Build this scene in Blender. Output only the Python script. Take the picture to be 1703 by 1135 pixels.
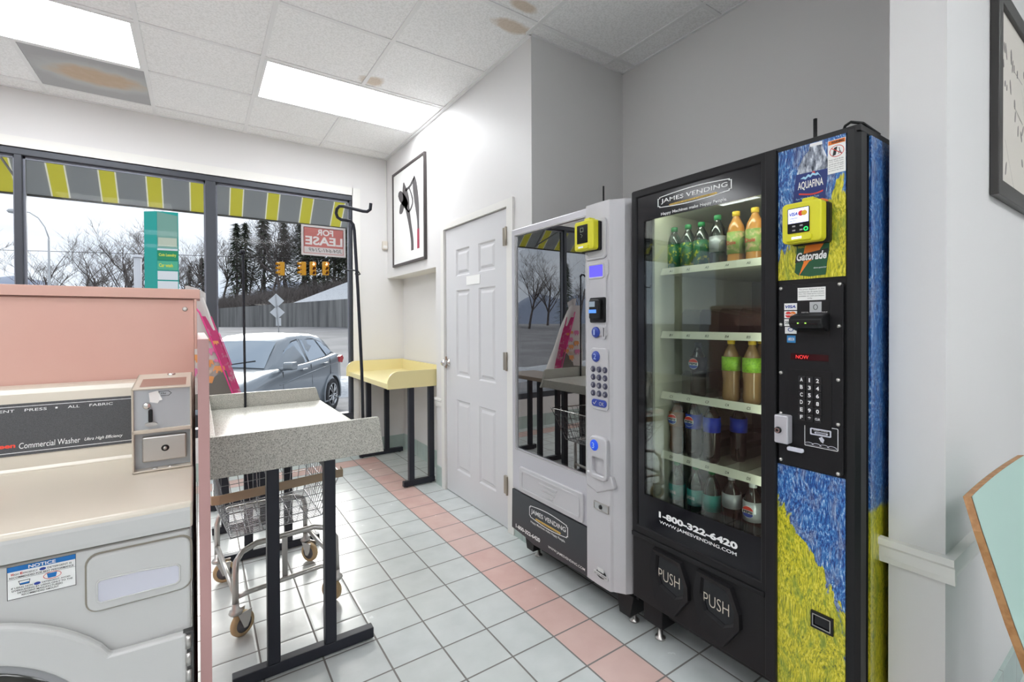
import bpy, bmesh, math, random
from math import sin, cos, pi, radians, sqrt, atan2
from mathutils import Vector, Matrix
random.seed(7)
for o in list(bpy.data.objects): bpy.data.objects.remove(o)
SC = bpy.context.scene
COL = SC.collection
# ------------------------------------------------------------------ camera
EYE = 1.309
f_px = 778.93
yaw, pitch, roll = radians(34.6595), radians(.4889), radians(-.2585)
fwd = Vector((sin(yaw)*cos(pitch), cos(yaw)*cos(pitch), -sin(pitch)))
r0 = Vector((cos(yaw), -sin(yaw), 0)); u0 = r0.cross(fwd)
rgt = cos(roll)*r0 + sin(roll)*u0; upv = -sin(roll)*r0 + cos(roll)*u0
cd = bpy.data.cameras.new('camera'); cam = bpy.data.objects.new('camera', cd); COL.objects.link(cam)
M = Matrix((rgt, upv, -fwd)).transposed().to_4x4(); M.translation = (0, 0, EYE); cam.matrix_world = M
cd.sensor_width = 36; cd.lens = f_px/1703*36; cd.shift_x = -16.2/1703; cd.shift_y = -25.4/1703
cd.clip_start = .02; cd.clip_end = 2000
SC.camera = cam
# ------------------------------------------------------------------ view, world, big lights
vs = SC.view_settings; vs.view_transform = 'Standard'; vs.look = 'None'; vs.exposure = 0.12; vs.gamma = 1; vs.use_curve_mapping = False
W = bpy.data.worlds.new('overcast_sky'); SC.world = W; W.use_nodes = True
nt = W.node_tree; nt.nodes.clear()
def wn(t): return nt.nodes.new(t)
wo = wn('ShaderNodeOutputWorld'); bg = wn('ShaderNodeBackground'); tc = wn('ShaderNodeTexCoord')
mp = wn('ShaderNodeMapping'); mp.inputs['Scale'].default_value = (1, 1, 4)
ns = wn('ShaderNodeTexNoise'); ns.inputs['Scale'].default_value = 2.2; ns.inputs['Detail'].default_value = 8
cr = wn('ShaderNodeValToRGB'); cr.color_ramp.elements[0].position = .35; cr.color_ramp.elements[0].color = (.36, .405, .48, 1)
cr.color_ramp.elements[1].position = .62; cr.color_ramp.elements[1].color = (.56, .585, .63, 1)
nt.links.new(tc.outputs['Generated'], mp.inputs[0]); nt.links.new(mp.outputs[0], ns.inputs[0]); nt.links.new(ns.outputs[0], cr.inputs[0])
nt.links.new(cr.outputs[0], bg.inputs[0]); bg.inputs[1].default_value = 1.95; nt.links.new(bg.outputs[0], wo.inputs[0])
PANEL = 11.5      # strength of the ceiling light panels (built with the ceiling)
# weak veiled sun, high and in front of the shop
sd = bpy.data.lights.new('veiled_sun', 'SUN'); sd.energy = 4.5; sd.angle = radians(40); sd.color = (1, .97, .92)
so = bpy.data.objects.new('veiled_sun', sd); COL.objects.link(so); so.rotation_euler = (radians(-65), 0, radians(-8))
# ------------------------------------------------------------------ materials
def mat(name, col=(.8, .8, .8), rough=.5, metal=0, spec=.5, emit=None, es=1, noise=None, bump=None, coat=0, trans=0, ior=1.45, alpha=1):
    m = bpy.data.materials.new(name); m.use_nodes = True; n = m.node_tree; b = n.nodes['Principled BSDF']
    b.inputs['Base Color'].default_value = (*col, 1); b.inputs['Roughness'].default_value = rough; b.inputs['Metallic'].default_value = metal
    b.inputs['Specular IOR Level'].default_value = spec; b.inputs['Coat Weight'].default_value = coat; b.inputs['IOR'].default_value = ior
    b.inputs['Transmission Weight'].default_value = trans
    if emit: b.inputs['Emission Color'].default_value = (*emit, 1); b.inputs['Emission Strength'].default_value = es
    g = None
    if noise or bump:
        g = n.nodes.new('ShaderNodeNewGeometry')
    if noise:   # (scale, second colour, lo, hi)
        t = n.nodes.new('ShaderNodeTexNoise'); t.inputs['Scale'].default_value = noise[0]; t.inputs['Detail'].default_value = 5
        r = n.nodes.new('ShaderNodeValToRGB'); e = r.color_ramp.elements
        e[0].position = noise[2]; e[0].color = (*col, 1); e[1].position = noise[3]; e[1].color = (*noise[1], 1)
        n.links.new(g.outputs['Position'], t.inputs['Vector']); n.links.new(t.outputs[0], r.inputs[0]); n.links.new(r.outputs[0], b.inputs['Base Color'])
    if bump:    # (scale, strength, distance)
        t = n.nodes.new('ShaderNodeTexNoise'); t.inputs['Scale'].default_value = bump[0]; t.inputs['Detail'].default_value = 3
        k = n.nodes.new('ShaderNodeBump'); k.inputs['Strength'].default_value = bump[1]; k.inputs['Distance'].default_value = bump[2]
        n.links.new(g.outputs['Position'], t.inputs['Vector']); n.links.new(t.outputs[0], k.inputs['Height']); n.links.new(k.outputs[0], b.inputs['Normal'])
    return m
class NT:       # terse node builder
    def __init__(s, m): s.t = m.node_tree; s.b = s.t.nodes['Principled BSDF']
    def n(s, typ, **k):
        x = s.t.nodes.new('ShaderNode'+typ)
        for a, v in k.items(): setattr(x, a, v)
        return x
    def l(s, a, b): s.t.links.new(a, b)
    def math(s, op, a, b=None, c=None):
        x = s.n('Math', operation=op)
        for i, v in enumerate((a, b, c)):
            if v is None: continue
            if isinstance(v, (int, float)): x.inputs[i].default_value = v
            else: s.l(v, x.inputs[i])
        return x.outputs[0]
    def mix(s, f, a, b):
        x = s.n('Mix', data_type='RGBA')
        for i, v in ((0, f), (6, a), (7, b)):
            if isinstance(v, (int, float)): x.inputs[i].default_value = v
            elif isinstance(v, tuple): x.inputs[i].default_value = (*v, 1)
            else: s.l(v, x.inputs[i])
        return x.outputs[2]
    def pos(s):
        g = s.n('NewGeometry'); x = s.n('SeparateXYZ'); s.l(g.outputs['Position'], x.inputs[0]); return g.outputs['Position'], x.outputs
    def noise(s, vec, sc, det=4, rough=.5, scale3=None):
        if scale3:
            m = s.n('Mapping'); m.inputs['Scale'].default_value = scale3; s.l(vec, m.inputs[0]); vec = m.outputs[0]
        t = s.n('TexNoise'); t.inputs['Scale'].default_value = sc; t.inputs['Detail'].default_value = det; t.inputs['Roughness'].default_value = rough
        s.l(vec, t.inputs['Vector']); return t.outputs[0]
    def ramp(s, v, *st):
        r = s.n('ValToRGB'); e = r.color_ramp.elements
        while len(e) < len(st): e.new(.5)
        for i, (p, c) in enumerate(st): e[i].position = p; e[i].color = (*c, 1)
        s.l(v, r.inputs[0]); return r.outputs[0]
    def bump(s, h, st, d):
        k = s.n('Bump'); k.inputs['Strength'].default_value = st; k.inputs['Distance'].default_value = d; s.l(h, k.inputs['Height']); s.l(k.outputs[0], s.b.inputs['Normal'])
def glassmat(name, tint=(.95, .98, .97), refl=.10, rough=0.0, add=0.0):
    m = bpy.data.materials.new(name); m.use_nodes = True; n = m.node_tree; n.nodes.clear()
    o = n.nodes.new('ShaderNodeOutputMaterial'); x = n.nodes.new('ShaderNodeMixShader'); t = n.nodes.new('ShaderNodeBsdfTransparent'); g = n.nodes.new('ShaderNodeBsdfGlossy')
    t.inputs[0].default_value = (*tint, 1); g.inputs['Roughness'].default_value = rough
    fr = n.nodes.new('ShaderNodeFresnel'); fr.inputs[0].default_value = 1.5
    a = n.nodes.new('ShaderNodeMath'); a.operation = 'MULTIPLY_ADD'; a.inputs[1].default_value = refl; a.inputs[2].default_value = add; a.use_clamp = True
    n.links.new(fr.outputs[0], a.inputs[0]); n.links.new(a.outputs[0], x.inputs[0]); n.links.new(t.outputs[0], x.inputs[1]); n.links.new(g.outputs[0], x.inputs[2]); n.links.new(x.outputs[0], o.inputs[0])
    return m
def emis(name, col, s):
    return mat(name, col, .5, emit=col, es=s)

m_wall = mat('wall_paint', (.725, .715, .71), .5, bump=(60, .05, .002))
m_white = mat('white_trim', (.78, .77, .74), .4)
m_door = mat('door_white', (.66, .66, .675), .38)
m_dark = mat('bronze_frame', (.060, .065, .078), .4, .3)
m_framegrey = mat('grey_frame', (.20, .21, .25), .35, .4)
m_blackmetal = mat('black_steel', (.022, .024, .034), .42, .2, bump=(300, .1, .001))
m_black = mat('black_plastic', (.010, .010, .011), .4, spec=.35)
m_blacktex = mat('black_textured', (.011, .0105, .012), .5, spec=.3, bump=(500, .35, .001))
m_blackgloss = mat('black_gloss', (.008, .008, .011), .12)
m_silver = mat('silver_plastic', (.55, .54, .56), .38, .15)
m_silver2 = mat('silver_metal', (.58, .57, .61), .35, .35, bump=(200, .05, .001))
m_chrome = mat('chrome', (.75, .74, .73), .18, 1)
m_steel = mat('worn_steel', (.52, .50, .48), .32, .9)
m_hinge = mat('brass_hinge', (.40, .36, .30), .35, .8)
m_pink = mat('salmon_laminate', (.68, .40, .335), .42, noise=(3, (.70, .43, .36), .4, .6))
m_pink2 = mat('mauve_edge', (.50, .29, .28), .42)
m_cream = mat('cream_enamel', (.60, .54, .45), .28, coat=.15)
m_enamel = mat('white_enamel', (.58, .575, .565), .22, coat=.3)
m_lilac = mat('frosted_plastic', (.62, .62, .70), .4)
m_yellow = mat('yellow_laminate', (.80, .70, .36), .38)
m_yellowp = mat('yellow_plastic', (.72, .68, .03), .3)
m_mint = mat('mint_laminate', (.42, .60, .54), .35)
m_ply = mat('plywood_edge', (.32, .15, .055), .5, noise=(60, (.42, .22, .09), .4, .6))
m_blue = mat('blue_button', (.03, .06, .33), .3)
m_paper = mat('white_paper', (.88, .88, .86), .6)
m_ink = mat('black_ink', (.02, .02, .02), .6)
m_white_text = mat('white_lettering', (.80, .80, .80), .5)
m_red = mat('red_print', (.62, .05, .04), .5)
m_orange = mat('orange_print', (.80, .20, .02), .5)
m_glass = glassmat('window_glass', (.97, .98, .98), .10)
m_snackglass = glassmat('snack_glass', (.50, .52, .54), 1.5, 0, .28)
m_coldglass = glassmat('cooler_glass', (.88, .93, .90), .7, 0, .015)
m_acrylic = glassmat('clear_acrylic', (.84, .84, .82), .12, .0, .015)
# speckled laminate
m_speck = mat('speckled_laminate', (.6, .6, .57), .26, spec=.8); k = NT(m_speck); P, _ = k.pos()
k.l(k.ramp(k.noise(P, 330, 2, .8), (.36, (.22, .21, .19)), (.44, (.42, .41, .37)), (.54, (.56, .55, .49)), (.66, (.68, .67, .61))), k.b.inputs['Base Color'])
# floor tiles: 8 inch, one pink border course
T = .2032; FX, FY = 1.4078, 3.551
m_floor = mat('floor_tile', (.5, .6, .58), .2, spec=.8); k = NT(m_floor); P, xyz = k.pos()
tx = k.math('DIVIDE', k.math('SUBTRACT', xyz[0], FX), T); ty = k.math('DIVIDE', k.math('SUBTRACT', xyz[1], FY), T)
fx = k.math('FRACT', k.math('ADD', tx, 200)); fy = k.math('FRACT', k.math('ADD', ty, 200))
ix = k.math('FLOOR', tx); iy = k.math('FLOOR', ty)
ex = k.math('MINIMUM', fx, k.math('SUBTRACT', 1, fx)); ey = k.math('MINIMUM', fy, k.math('SUBTRACT', 1, fy))
edge = k.math('MINIMUM', ex, ey)
grout = k.math('LESS_THAN', edge, .017)
colm = k.math('COMPARE', ix, -1, .1); rowm = k.math('COMPARE', iy, 4, .1)
pm = k.math('MAXIMUM', k.math('MULTIPLY', colm, k.math('LESS_THAN', iy, 4.5)), k.math('MULTIPLY', rowm, k.math('LESS_THAN', ix, -.5)))
wn2 = k.n('TexWhiteNoise', noise_dimensions='2D'); cv = k.n('CombineXYZ'); k.l(ix, cv.inputs[0]); k.l(iy, cv.inputs[1]); k.l(cv.outputs[0], wn2.inputs['Vector'])
cloud = k.noise(P, 9, 4)
grn = k.mix(cloud, (.49, .535, .53), (.68, .71, .71)); pnk = k.mix(cloud, (.60, .36, .32), (.74, .51, .46))
tile = k.mix(pm, grn, pnk)
tile = k.mix(k.math('MULTIPLY', wn2.outputs[0], .22), tile, (.60, .62, .58))
k.l(k.mix(grout, tile, (.17, .16, .15)), k.b.inputs['Base Color'])
k.l(k.math('ADD', k.math('MULTIPLY', grout, .5), k.math('MULTIPLY_ADD', cloud, .16, .16)), k.b.inputs['Roughness'])
rel = k.noise(P, 26, 5, .6, (1, 2.6, 1))
hgt = k.math('ADD', k.math('MULTIPLY', rel, .4), k.math('MULTIPLY', k.math('MINIMUM', edge, .05), 14)); k.bump(hgt, .25, .004)
# wall base tile
m_basetile = mat('base_tile', (.42, .52, .50), .3); k = NT(m_basetile); P, xyz = k.pos()
a = k.math('FRACT', k.math('DIVIDE', k.math('ADD', xyz[0], 20-.02), T)); b_ = k.math('FRACT', k.math('DIVIDE', k.math('ADD', xyz[1], 20.06), T))
g1 = k.math('MAXIMUM', k.math('LESS_THAN', a, .02), k.math('LESS_THAN', b_, .02))
k.l(k.mix(g1, k.mix(k.noise(P, 12), (.36, .46, .43), (.50, .58, .55)), (.25, .25, .24)), k.b.inputs['Base Color'])
# ceiling tile
m_ceil = mat('ceiling_tile_white', (.70, .68, .65), .8); k = NT(m_ceil); P, xyz = k.pos()
h = k.noise(P, 95, 4, .6, (1, 1, .2)); k.bump(h, .45, .005)
st1 = k.noise(P, 7, 5)
def blob(k, xyz, cx, cy, rx, ry, n, amt=.5):
    d = k.math('ADD', k.math('POWER', k.math('DIVIDE', k.math('SUBTRACT', xyz[0], cx), rx), 2), k.math('POWER', k.math('DIVIDE', k.math('SUBTRACT', xyz[1], cy), ry), 2))
    d = k.math('ADD', k.math('SQRT', d), k.math('MULTIPLY', k.math('SUBTRACT', n, .5), amt))
    return k.ramp(d, (.62, (1, 1, 1)), (1.0, (0, 0, 0)))
ms = k.math('MAXIMUM', blob(k, xyz, 1.0, 3.22, .09, .07, st1, 1.6), blob(k, xyz, 1.46, 2.19, .13, .06, st1, 1.2))
ms = k.math('MAXIMUM', ms, blob(k, xyz, 1.42, 2.02, .10, .05, st1, 1.2))
ms = k.math('MULTIPLY', ms, .55)
base = k.mix(k.ramp(h, (.40, (0, 0, 0)), (.56, (1, 1, 1))), (.84, .84, .835), (.95, .95, .95))
k.l(k.mix(ms, base, (.50, .33, .16)), k.b.inputs['Base Color'])
m_greytile = mat('grey_ceiling_panel', (.30, .30, .30), .6); k = NT(m_greytile); P, xyz = k.pos()
n1 = k.noise(P, 9, 5); bb = blob(k, xyz, -.54, 4.20, .27, .15, n1, .7); b2 = blob(k, xyz, -.54, 4.20, .36, .22, n1, .5)
c = k.mix(b2, (.42, .42, .43), (.52, .54, .53)); c = k.mix(k.math('MULTIPLY', bb, .85), c, k.mix(k.noise(P, 20), (.52, .35, .20), (.64, .48, .34)))
k.l(c, k.b.inputs['Base Color'])
m_light = emis('light_diffuser', (.95, .975, 1), PANEL)
m_grid = mat('ceiling_grid_white', (.84, .84, .84), .4)
# ------------------------------------------------------------------ mesh helpers
class MB:
    def __init__(s): s.v = []; s.f = []; s.sm = []
    def add(s, vs_, fs, smooth=False):
        b = len(s.v); s.v += [tuple(p) for p in vs_]; s.f += [tuple(i+b for i in q) for q in fs]; s.sm += [smooth]*len(fs); return s
    def box(s, x0, x1, y0, y1, z0, z1):
        v = [(x, y, z) for x in (x0, x1) for y in (y0, y1) for z in (z0, z1)]
        return s.add(v, [(0, 1, 3, 2), (4, 6, 7, 5), (0, 4, 5, 1), (2, 3, 7, 6), (0, 2, 6, 4), (1, 5, 7, 3)])
    def prism(s, poly, ax, d0, d1, smooth=False):
        # poly in the two remaining axes, extruded along ax
        def P(a, b, d): return {'x': (d, a, b), 'y': (a, d, b), 'z': (a, b, d)}[ax]
        n = len(poly); v = [P(a, b, d0) for a, b in poly]+[P(a, b, d1) for a, b in poly]
        s.add(v, [tuple(range(n))[::-1], tuple(range(n, 2*n))])
        b0 = len(s.v)-2*n
        for i in range(n):
            j = (i+1) % n; s.f.append((b0+i, b0+j, b0+n+j, b0+n+i)); s.sm.append(smooth)
        return s
    def ring(s, out, inn, ax, d0, d1):
        def P(a, b, d): return {'x': (d, a, b), 'y': (a, d, b), 'z': (a, b, d)}[ax]
        n = len(out); v = [P(*p, d) for d in (d0, d1) for L in (out, inn) for p in L]; f = []
        for i in range(n):
            j = (i+1) % n
            f += [(i, j, n+j, n+i), (2*n+i, 3*n+i, 3*n+j, 2*n+j), (i, 2*n+i, 2*n+j, j), (n+i, n+j, 3*n+j, 3*n+i)]
        return s.add(v, f)
    def tube(s, pts, r, n=8, closed=False, caps=True):
        pts = [Vector(p) for p in pts]; N = len(pts); rs = r if isinstance(r, (list, tuple)) else [r]*N
        up = None; v = []
        for i, p in enumerate(pts):
            if closed: t = pts[(i+1) % N]-pts[i-1]
            else: t = pts[min(i+1, N-1)]-pts[max(i-1, 0)]
            t.normalize()
            if up is None:
                up = Vector((0, 0, 1)) if abs(t.z) < .9 else Vector((1, 0, 0))
            a = t.cross(up)
            if a.length < 1e-6: a = t.cross(Vector((.3, 1, .2)))
            a.normalize(); b = a.cross(t).normalized(); up = b
            for q in range(n):
                w = 2*pi*q/n; v.append(p+(a*cos(w)+b*sin(w))*rs[i])
        f = []
        for i in range(N if closed else N-1):
            j = (i+1) % N
            for q in range(n): f.append((i*n+q, i*n+(q+1) % n, j*n+(q+1) % n, j*n+q))
        if caps and not closed: f += [tuple(range(n))[::-1], tuple((N-1)*n+q for q in range(n))]
        return s.add(v, f, True)
    def lathe(s, prof, c, ax='z', n=24, smooth=True):
        v = []; f = []
        for r, h in prof:
            for q in range(n):
                w = 2*pi*q/n; a, b = r*cos(w), r*sin(w)
                v.append({'z': (c[0]+a, c[1]+b, c[2]+h), 'x': (c[0]+h, c[1]+a, c[2]+b), 'y': (c[0]+a, c[1]+h, c[2]+b)}[ax])
        N = len(prof)
        for i in range(N-1):
            for q in range(n): f.append((i*n+q, i*n+(q+1) % n, (i+1)*n+(q+1) % n, (i+1)*n+q))
        return s.add(v, f, smooth)
    def grid(s, rows, smooth=True, closed=False):
        m = len(rows[0]); v = [p for r_ in rows for p in r_]; f = []
        for i in range(len(rows)-1):
            for j in range(m if closed else m-1):
                f.append((i*m+j, i*m+(j+1) % m, (i+1)*m+(j+1) % m, (i+1)*m+j))
        return s.add(v, f, smooth)
ROOT = {}
def tag(o, label, cat, group=None, kind=None):
    o['label'] = label; o['category'] = cat
    if group: o['group'] = group
    if kind: o['kind'] = kind
    return o
def thing(name, label, cat, loc=(0, 0, 0), group=None):
    o = bpy.data.objects.new(name, None); COL.objects.link(o); o.location = loc; o.empty_display_size = .1
    ROOT[o.name] = Vector(loc); return tag(o, label, cat, group)
def obj(name, mb, m, parent=None, label=None, bevel=0, seg=2, base=None, recalc=True):
    me = bpy.data.meshes.new(name)
    org = Vector((0, 0, 0))
    if parent is not None: org = ROOT[parent.name]
    elif base is not None: org = Vector(base)
    me.from_pydata([tuple(Vector(p)-org) for p in mb.v], [], mb.f)
    me.polygons.foreach_set('use_smooth', mb.sm)
    if recalc:
        bm = bmesh.new(); bm.from_mesh(me); bmesh.ops.recalc_face_normals(bm, faces=bm.faces); bm.to_mesh(me); bm.free()
    me.materials.append(m); me.update()
    o = bpy.data.objects.new(name, me); COL.objects.link(o)
    if parent is not None: o.parent = parent
    else: o.location = org
    ROOT[o.name] = org
    if label: o['label'] = label
    if bevel:
        b = o.modifiers.new('bevel', 'BEVEL'); b.width = bevel; b.segments = seg; b.limit_method = 'ANGLE'; b.angle_limit = radians(40)
    return o
def struct(name, mb, m, bevel=0):
    o = obj(name, mb, m, bevel=bevel); o['kind'] = 'structure'; return o
def B(*a): return MB().box(*a)
def rrect(a0, a1, b0, b1, r, n=5):
    P = []
    for ca, cb, w0 in ((a1-r, b1-r, 0), (a0+r, b1-r, 90), (a0+r, b0+r, 180), (a1-r, b0+r, 270)):
        for i in range(n+1):
            w = radians(w0+90*i/n); P.append((ca+r*cos(w), cb+r*sin(w)))
    return P
def rect(a0, a1, b0, b1): return [(a0, b0), (a1, b0), (a1, b1), (a0, b1)]
def circ(a, b, r, n=28): return [(a+r*cos(2*pi*i/n), b+r*sin(2*pi*i/n)) for i in range(n)]
def ell(a, b, ra, rb, n=28): return [(a+ra*cos(2*pi*i/n), b+rb*sin(2*pi*i/n)) for i in range(n)]
def text_mb(s, o, ax, up, w, h, bold=0, depth=.0006, mb=None, shear=0):
    """lettering as a mesh, fitted to width w and height h; o is its lower left corner"""
    cu = bpy.data.curves.new('t', 'FONT'); cu.body = s; cu.offset = bold; cu.extrude = 0; cu.resolution_u = 3; cu.shear = shear
    t = bpy.data.objects.new('t', cu); COL.objects.link(t); dg = bpy.context.evaluated_depsgraph_get()
    me = bpy.data.meshes.new_from_object(t.evaluated_get(dg)); bpy.data.objects.remove(t)
    xs = [v.co.x for v in me.vertices]; ys = [v.co.y for v in me.vertices]
    x0, x1, y0, y1 = min(xs), max(xs), min(ys), max(ys); sx = w/(x1-x0); sy = h/(y1-y0)
    ax = Vector(ax).normalized(); up = Vector(up).normalized(); nr = ax.cross(up); o = Vector(o)
    mb = mb or MB()
    mb.add([o+ax*((v.co.x-x0)*sx)+up*((v.co.y-y0)*sy)+nr*depth for v in me.vertices], [tuple(p.vertices) for p in me.polygons])
    bpy.data.meshes.remove(me); return mb
def tX(s, y, z, w, h, x, **k):      # lettering on a face that looks toward -x, y = left edge
    return text_mb(s, (x, y, z), (0, -1, 0), (0, 0, 1), w, h, **k)
def tY(s, x, z, w, h, y, **k):      # lettering on a face that looks toward -y
    return text_mb(s, (x, y, z), (1, 0, 0), (0, 0, 1), w, h, **k)
def copy_tree(o, parent=None, first=True):
    c = o.copy(); COL.objects.link(c)
    if parent is not None: c.parent = parent
    ROOT[c.name] = ROOT.get(o.name, Vector((0, 0, 0)))
    for ch in list(o.children): copy_tree(ch, c)
    return c
# ================================================================== THE ROOM
CZ = 2.962; WX = 1.592; WY = 4.704
struct('floor', B(-5, 5, -4, WY+.15, -.12, 0), m_floor)
struct('ceiling', B(-5, 5, -4, WY+.15, CZ, CZ+.1), m_ceil)
w = MB()            # window wall, with one wide opening
w.box(1.262, 1.95, WY, WY+.15, 0, CZ); w.box(-4.6, 1.262, WY, WY+.15, 2.545, CZ); w.box(-4.6, 1.262, WY, WY+.15, 0, .36); w.box(-5, -4.6, WY, WY+.15, 0, CZ)
struct('wall_front', w, m_wall)
w = MB()            # right wall: door wall, wall over the niche, niche back, recess
w.box(WX, 1.80, 3.400, 3.523, 0, CZ); w.box(WX, 1.80, 2.375, 3.400, 2.07, CZ); w.box(1.70, 1.80, 2.375, 3.40, 0, 2.07)
w.box(WX, 1.80, 3.523, WY, 1.757, CZ); w.box(1.76, 1.80, 3.523, WY, 0, 1.757)
w.box(WX, 2.345, 2.195, 2.375, 0, CZ)
w.box(2.345, 2.45, .494, 2.375, 0, CZ)
struct('wall_right', w, m_wall)
struct('wall_partition', B(WX, 5, .372, .494, 0, CZ), m_wall)
struct('wall_back', B(-5, 5, -4.1, -4, 0, CZ), m_wall)
struct('wall_left', B(-5.1, -5, -4, WY+.15, 0, CZ), m_wall)
struct('wall_far_right', B(5, 5.1, -4, .494, 0, CZ), m_wall)
# base tiles
b = MB(); t = .010
b.box(WX-t, WX, 3.40, 3.523, 0, .15); b.box(1.75, 1.76, 3.523, WY, 0, .15); b.box(1.262, 1.76, WY-t, WY, 0, .15); b.box(-4.6, 1.262, WY-t, WY, 0, .15)
b.box(WX-t, WX, 2.18, 2.375, 0, .15); b.box(WX, 5, .372-t, .372, 0, .15); b.box(WX-t, WX, .372-t, .494, 0, .15); b.box(WX, 1.75, 3.523, 3.533, 0, .15)
struct('baseboard_right', b, m_basetile)
# chair rail
c = MB()
def rail(c, kind, a0, a1):
    prof = [(0, .628), (.010, .628), (.014, .645), (.014, .672), (.022, .680), (.022, .698), (0, .698)]
    if kind == 'x': c.prism([(WX-d, z) for d, z in prof], 'y', a0, a1)
    else: c.prism([(.372-d, z) for d, z in prof], 'x', a0, a1)
rail(c, 'x', .350, .512); rail(c, 'y', WX, 5); rail(c, 'x', 3.40, 3.525)
struct('trim_1', c, m_white)
# window casing (moulded)
c = MB()
for (o_, d) in ((1.32, .014), (1.295, .020), (1.268, .010)):
    c.box(1.245, o_, WY-d, WY, .30, 2.545+(o_-1.245)); c.box(-4.6, 1.25, WY-d, WY, 2.545, 2.545+(o_-1.245))
struct('trim_2', c, m_white)
# window: frame and panes
fr = MB()
fr.box(-4.6, 1.245, 4.700, 4.80, 2.497, 2.545); fr.box(-4.6, 1.245, 4.70, 4.80, .36, .43)
fr.box(1.224, 1.262, 4.712, 4.80, .36, 2.545); fr.box(.060, .132, 4.700, 4.80, .43, 2.497)
fr.box(-1.046, -1.008, 4.700, 4.80, .43, 2.497); fr.box(-2.25, -2.18, 4.70, 4.80, .43, 2.497); fr.box(-3.45, -3.38, 4.70, 4.80, .43, 2.497)
wf = struct('window_1', fr, m_dark, bevel=.003)
st = MB()
for x0, x1 in ((.132, 1.224), (-1.008, .060), (-2.18, -1.046)):
    st.box(x0, x0+.012, 4.735, 4.76, .43, 2.497); st.box(x1-.012, x1, 4.735, 4.76, .43, 2.497); st.box(x0, x1, 4.735, 4.76, 2.478, 2.497)
ROOT['window_1'] = Vector((0, 0, 0))
obj('glazing_bead', st, m_framegrey, wf)
for x0, x1 in ((.132, 1.224), (-1.008, .060), (-2.18, -1.046), (-3.38, -2.25), (-4.6, -3.45)):
    obj('window_pane', B(x0, x1, 4.765, 4.771, .43, 2.497), m_glass, wf)
# ceiling grid
g = MB(); hw = .012
for i in range(-6, 7):
    x = .9554+.6096*i
    if x < -4.9 or x > 4.9 or i == 1: continue
    g.box(x-hw, x+hw, -4, WY, CZ-.006, CZ) if x < 1.5 else g.box(x-hw, x+hw, .494 if x < WX else .494, 2.195, CZ-.006, CZ)
    if x > 1.6: g.box(x-hw, x+hw, -4, .372, CZ-.006, CZ)
g.box(1.565-hw, 1.565+hw, -4, 2.195, CZ-.006, CZ); g.box(1.565, WX, 2.195, WY, CZ-.010, CZ)
for j in range(-12, 3):
    y = 3.3081+.6096*j
    g.box(-5, WX, y-hw, y+hw, CZ-.0055, CZ)
    if .5 < y < 2.19: g.box(WX, 2.345, y-hw, y+hw, CZ-.0055, CZ)
    if y < .37: g.box(WX, 5, y-hw, y+hw, CZ-.0055, CZ)
e = .016
g.box(-5, WX, WY-e, WY, CZ-.007, CZ); g.box(WX-e-.004, WX, 2.195, WY, CZ-.007, CZ); g.box(2.345-e, 2.345, .494, 2.195, CZ-.007, CZ)
g.box(WX, 2.345, 2.195-e, 2.195, CZ-.007, CZ); g.box(WX, 2.345, .494, .494+e, CZ-.007, CZ)
struct('trim_3', g, m_grid)
# ceiling light panels
def ceiling_light(x0, y0, label, group=None):
    r_ = thing('ceiling_light', label, 'ceiling light', (x0+.61, y0+.305, CZ), group)
    x1, y1 = x0+1.2192, y0+.6096
    obj('frame', MB().ring(rect(x0+.012, x1-.012, y0+.012, y1-.012), rect(x0+.03, x1-.03, y0+.03, y1-.03), 'z', CZ-.008, CZ-.001), m_grid, r_)
    obj('diffuser', B(x0+.03, x1-.03, y0+.03, y1-.03, CZ-.006, CZ-.002), m_light, r_)
GX, GY, GT = .9554, 3.3081, .6096
ceiling_light(GX-GT, GY, 'long glowing ceiling light panel ending at the wall above the framed picture', 'ceiling light panels')
ceiling_light(GX-4*GT, GY, 'glowing ceiling light panel above the stained grey ceiling tile', 'ceiling light panels')
for i, (a, b_) in enumerate(((-7, 0), (-4, -4), (-1, -8), (-4, -8), (-7, -5), (-4, -11), (-7, -11), (2, -8))):  # unseen panels, added and placed to fill the room with light
    ceiling_light(GX+a*GT, GY+b_*GT, 'added ceiling light panel, unseen, filling the shop with light', 'added unseen ceiling fill panels')
tag(obj('ceiling_tile', B(GX-3*GT+.014, GX-2*GT-.014, GY+GT+.014, GY+2*GT-.014, CZ-.005, CZ-.001), m_greytile, base=(GX-2.5*GT, GY+1.5*GT, CZ)),
    'grey metal ceiling tile with a brown water stain in the middle', 'ceiling tile')
# ------------------------------------------------------------------ door
dy0, dy1, dz1, dx = 2.447, 3.344, 2.02, WX+.004
ds = MB()
ys = [dy0, 2.610, 2.832, 2.963, 3.172, dy1]
zs = [.006, .195, .727, .905, 1.545, 1.652, 1.850, dz1]
for i in range(5):
    for j in range(7):
        y0, y1, z0, z1 = ys[i], ys[i+1], zs[j], zs[j+1]
        if i in (1, 3) and j in (1, 3, 5):
            def R(d, x): return [(x, y0+d, z0+d), (x, y1-d, z0+d), (x, y1-d, z1-d), (x, y0+d, z1-d)]
            L = [R(0, dx), R(.010, dx+.011), R(.022, dx+.011), R(.040, dx+.002)]
            v = [p for q in L for p in q]; f = []
            for a in range(3):
                for b_ in range(4): f.append((a*4+b_, a*4+(b_+1) % 4, a*4+4+(b_+1) % 4, a*4+4+b_))
            f.append((12, 13, 14, 15)); ds.add(v, f)
        else: ds.add([(dx, y0, z0), (dx, y1, z0), (dx, y1, z1), (dx, y0, z1)], [(0, 1, 2, 3)])
ds.box(dx+.012, dx+.045, dy0, dy1, .006, dz1)
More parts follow.
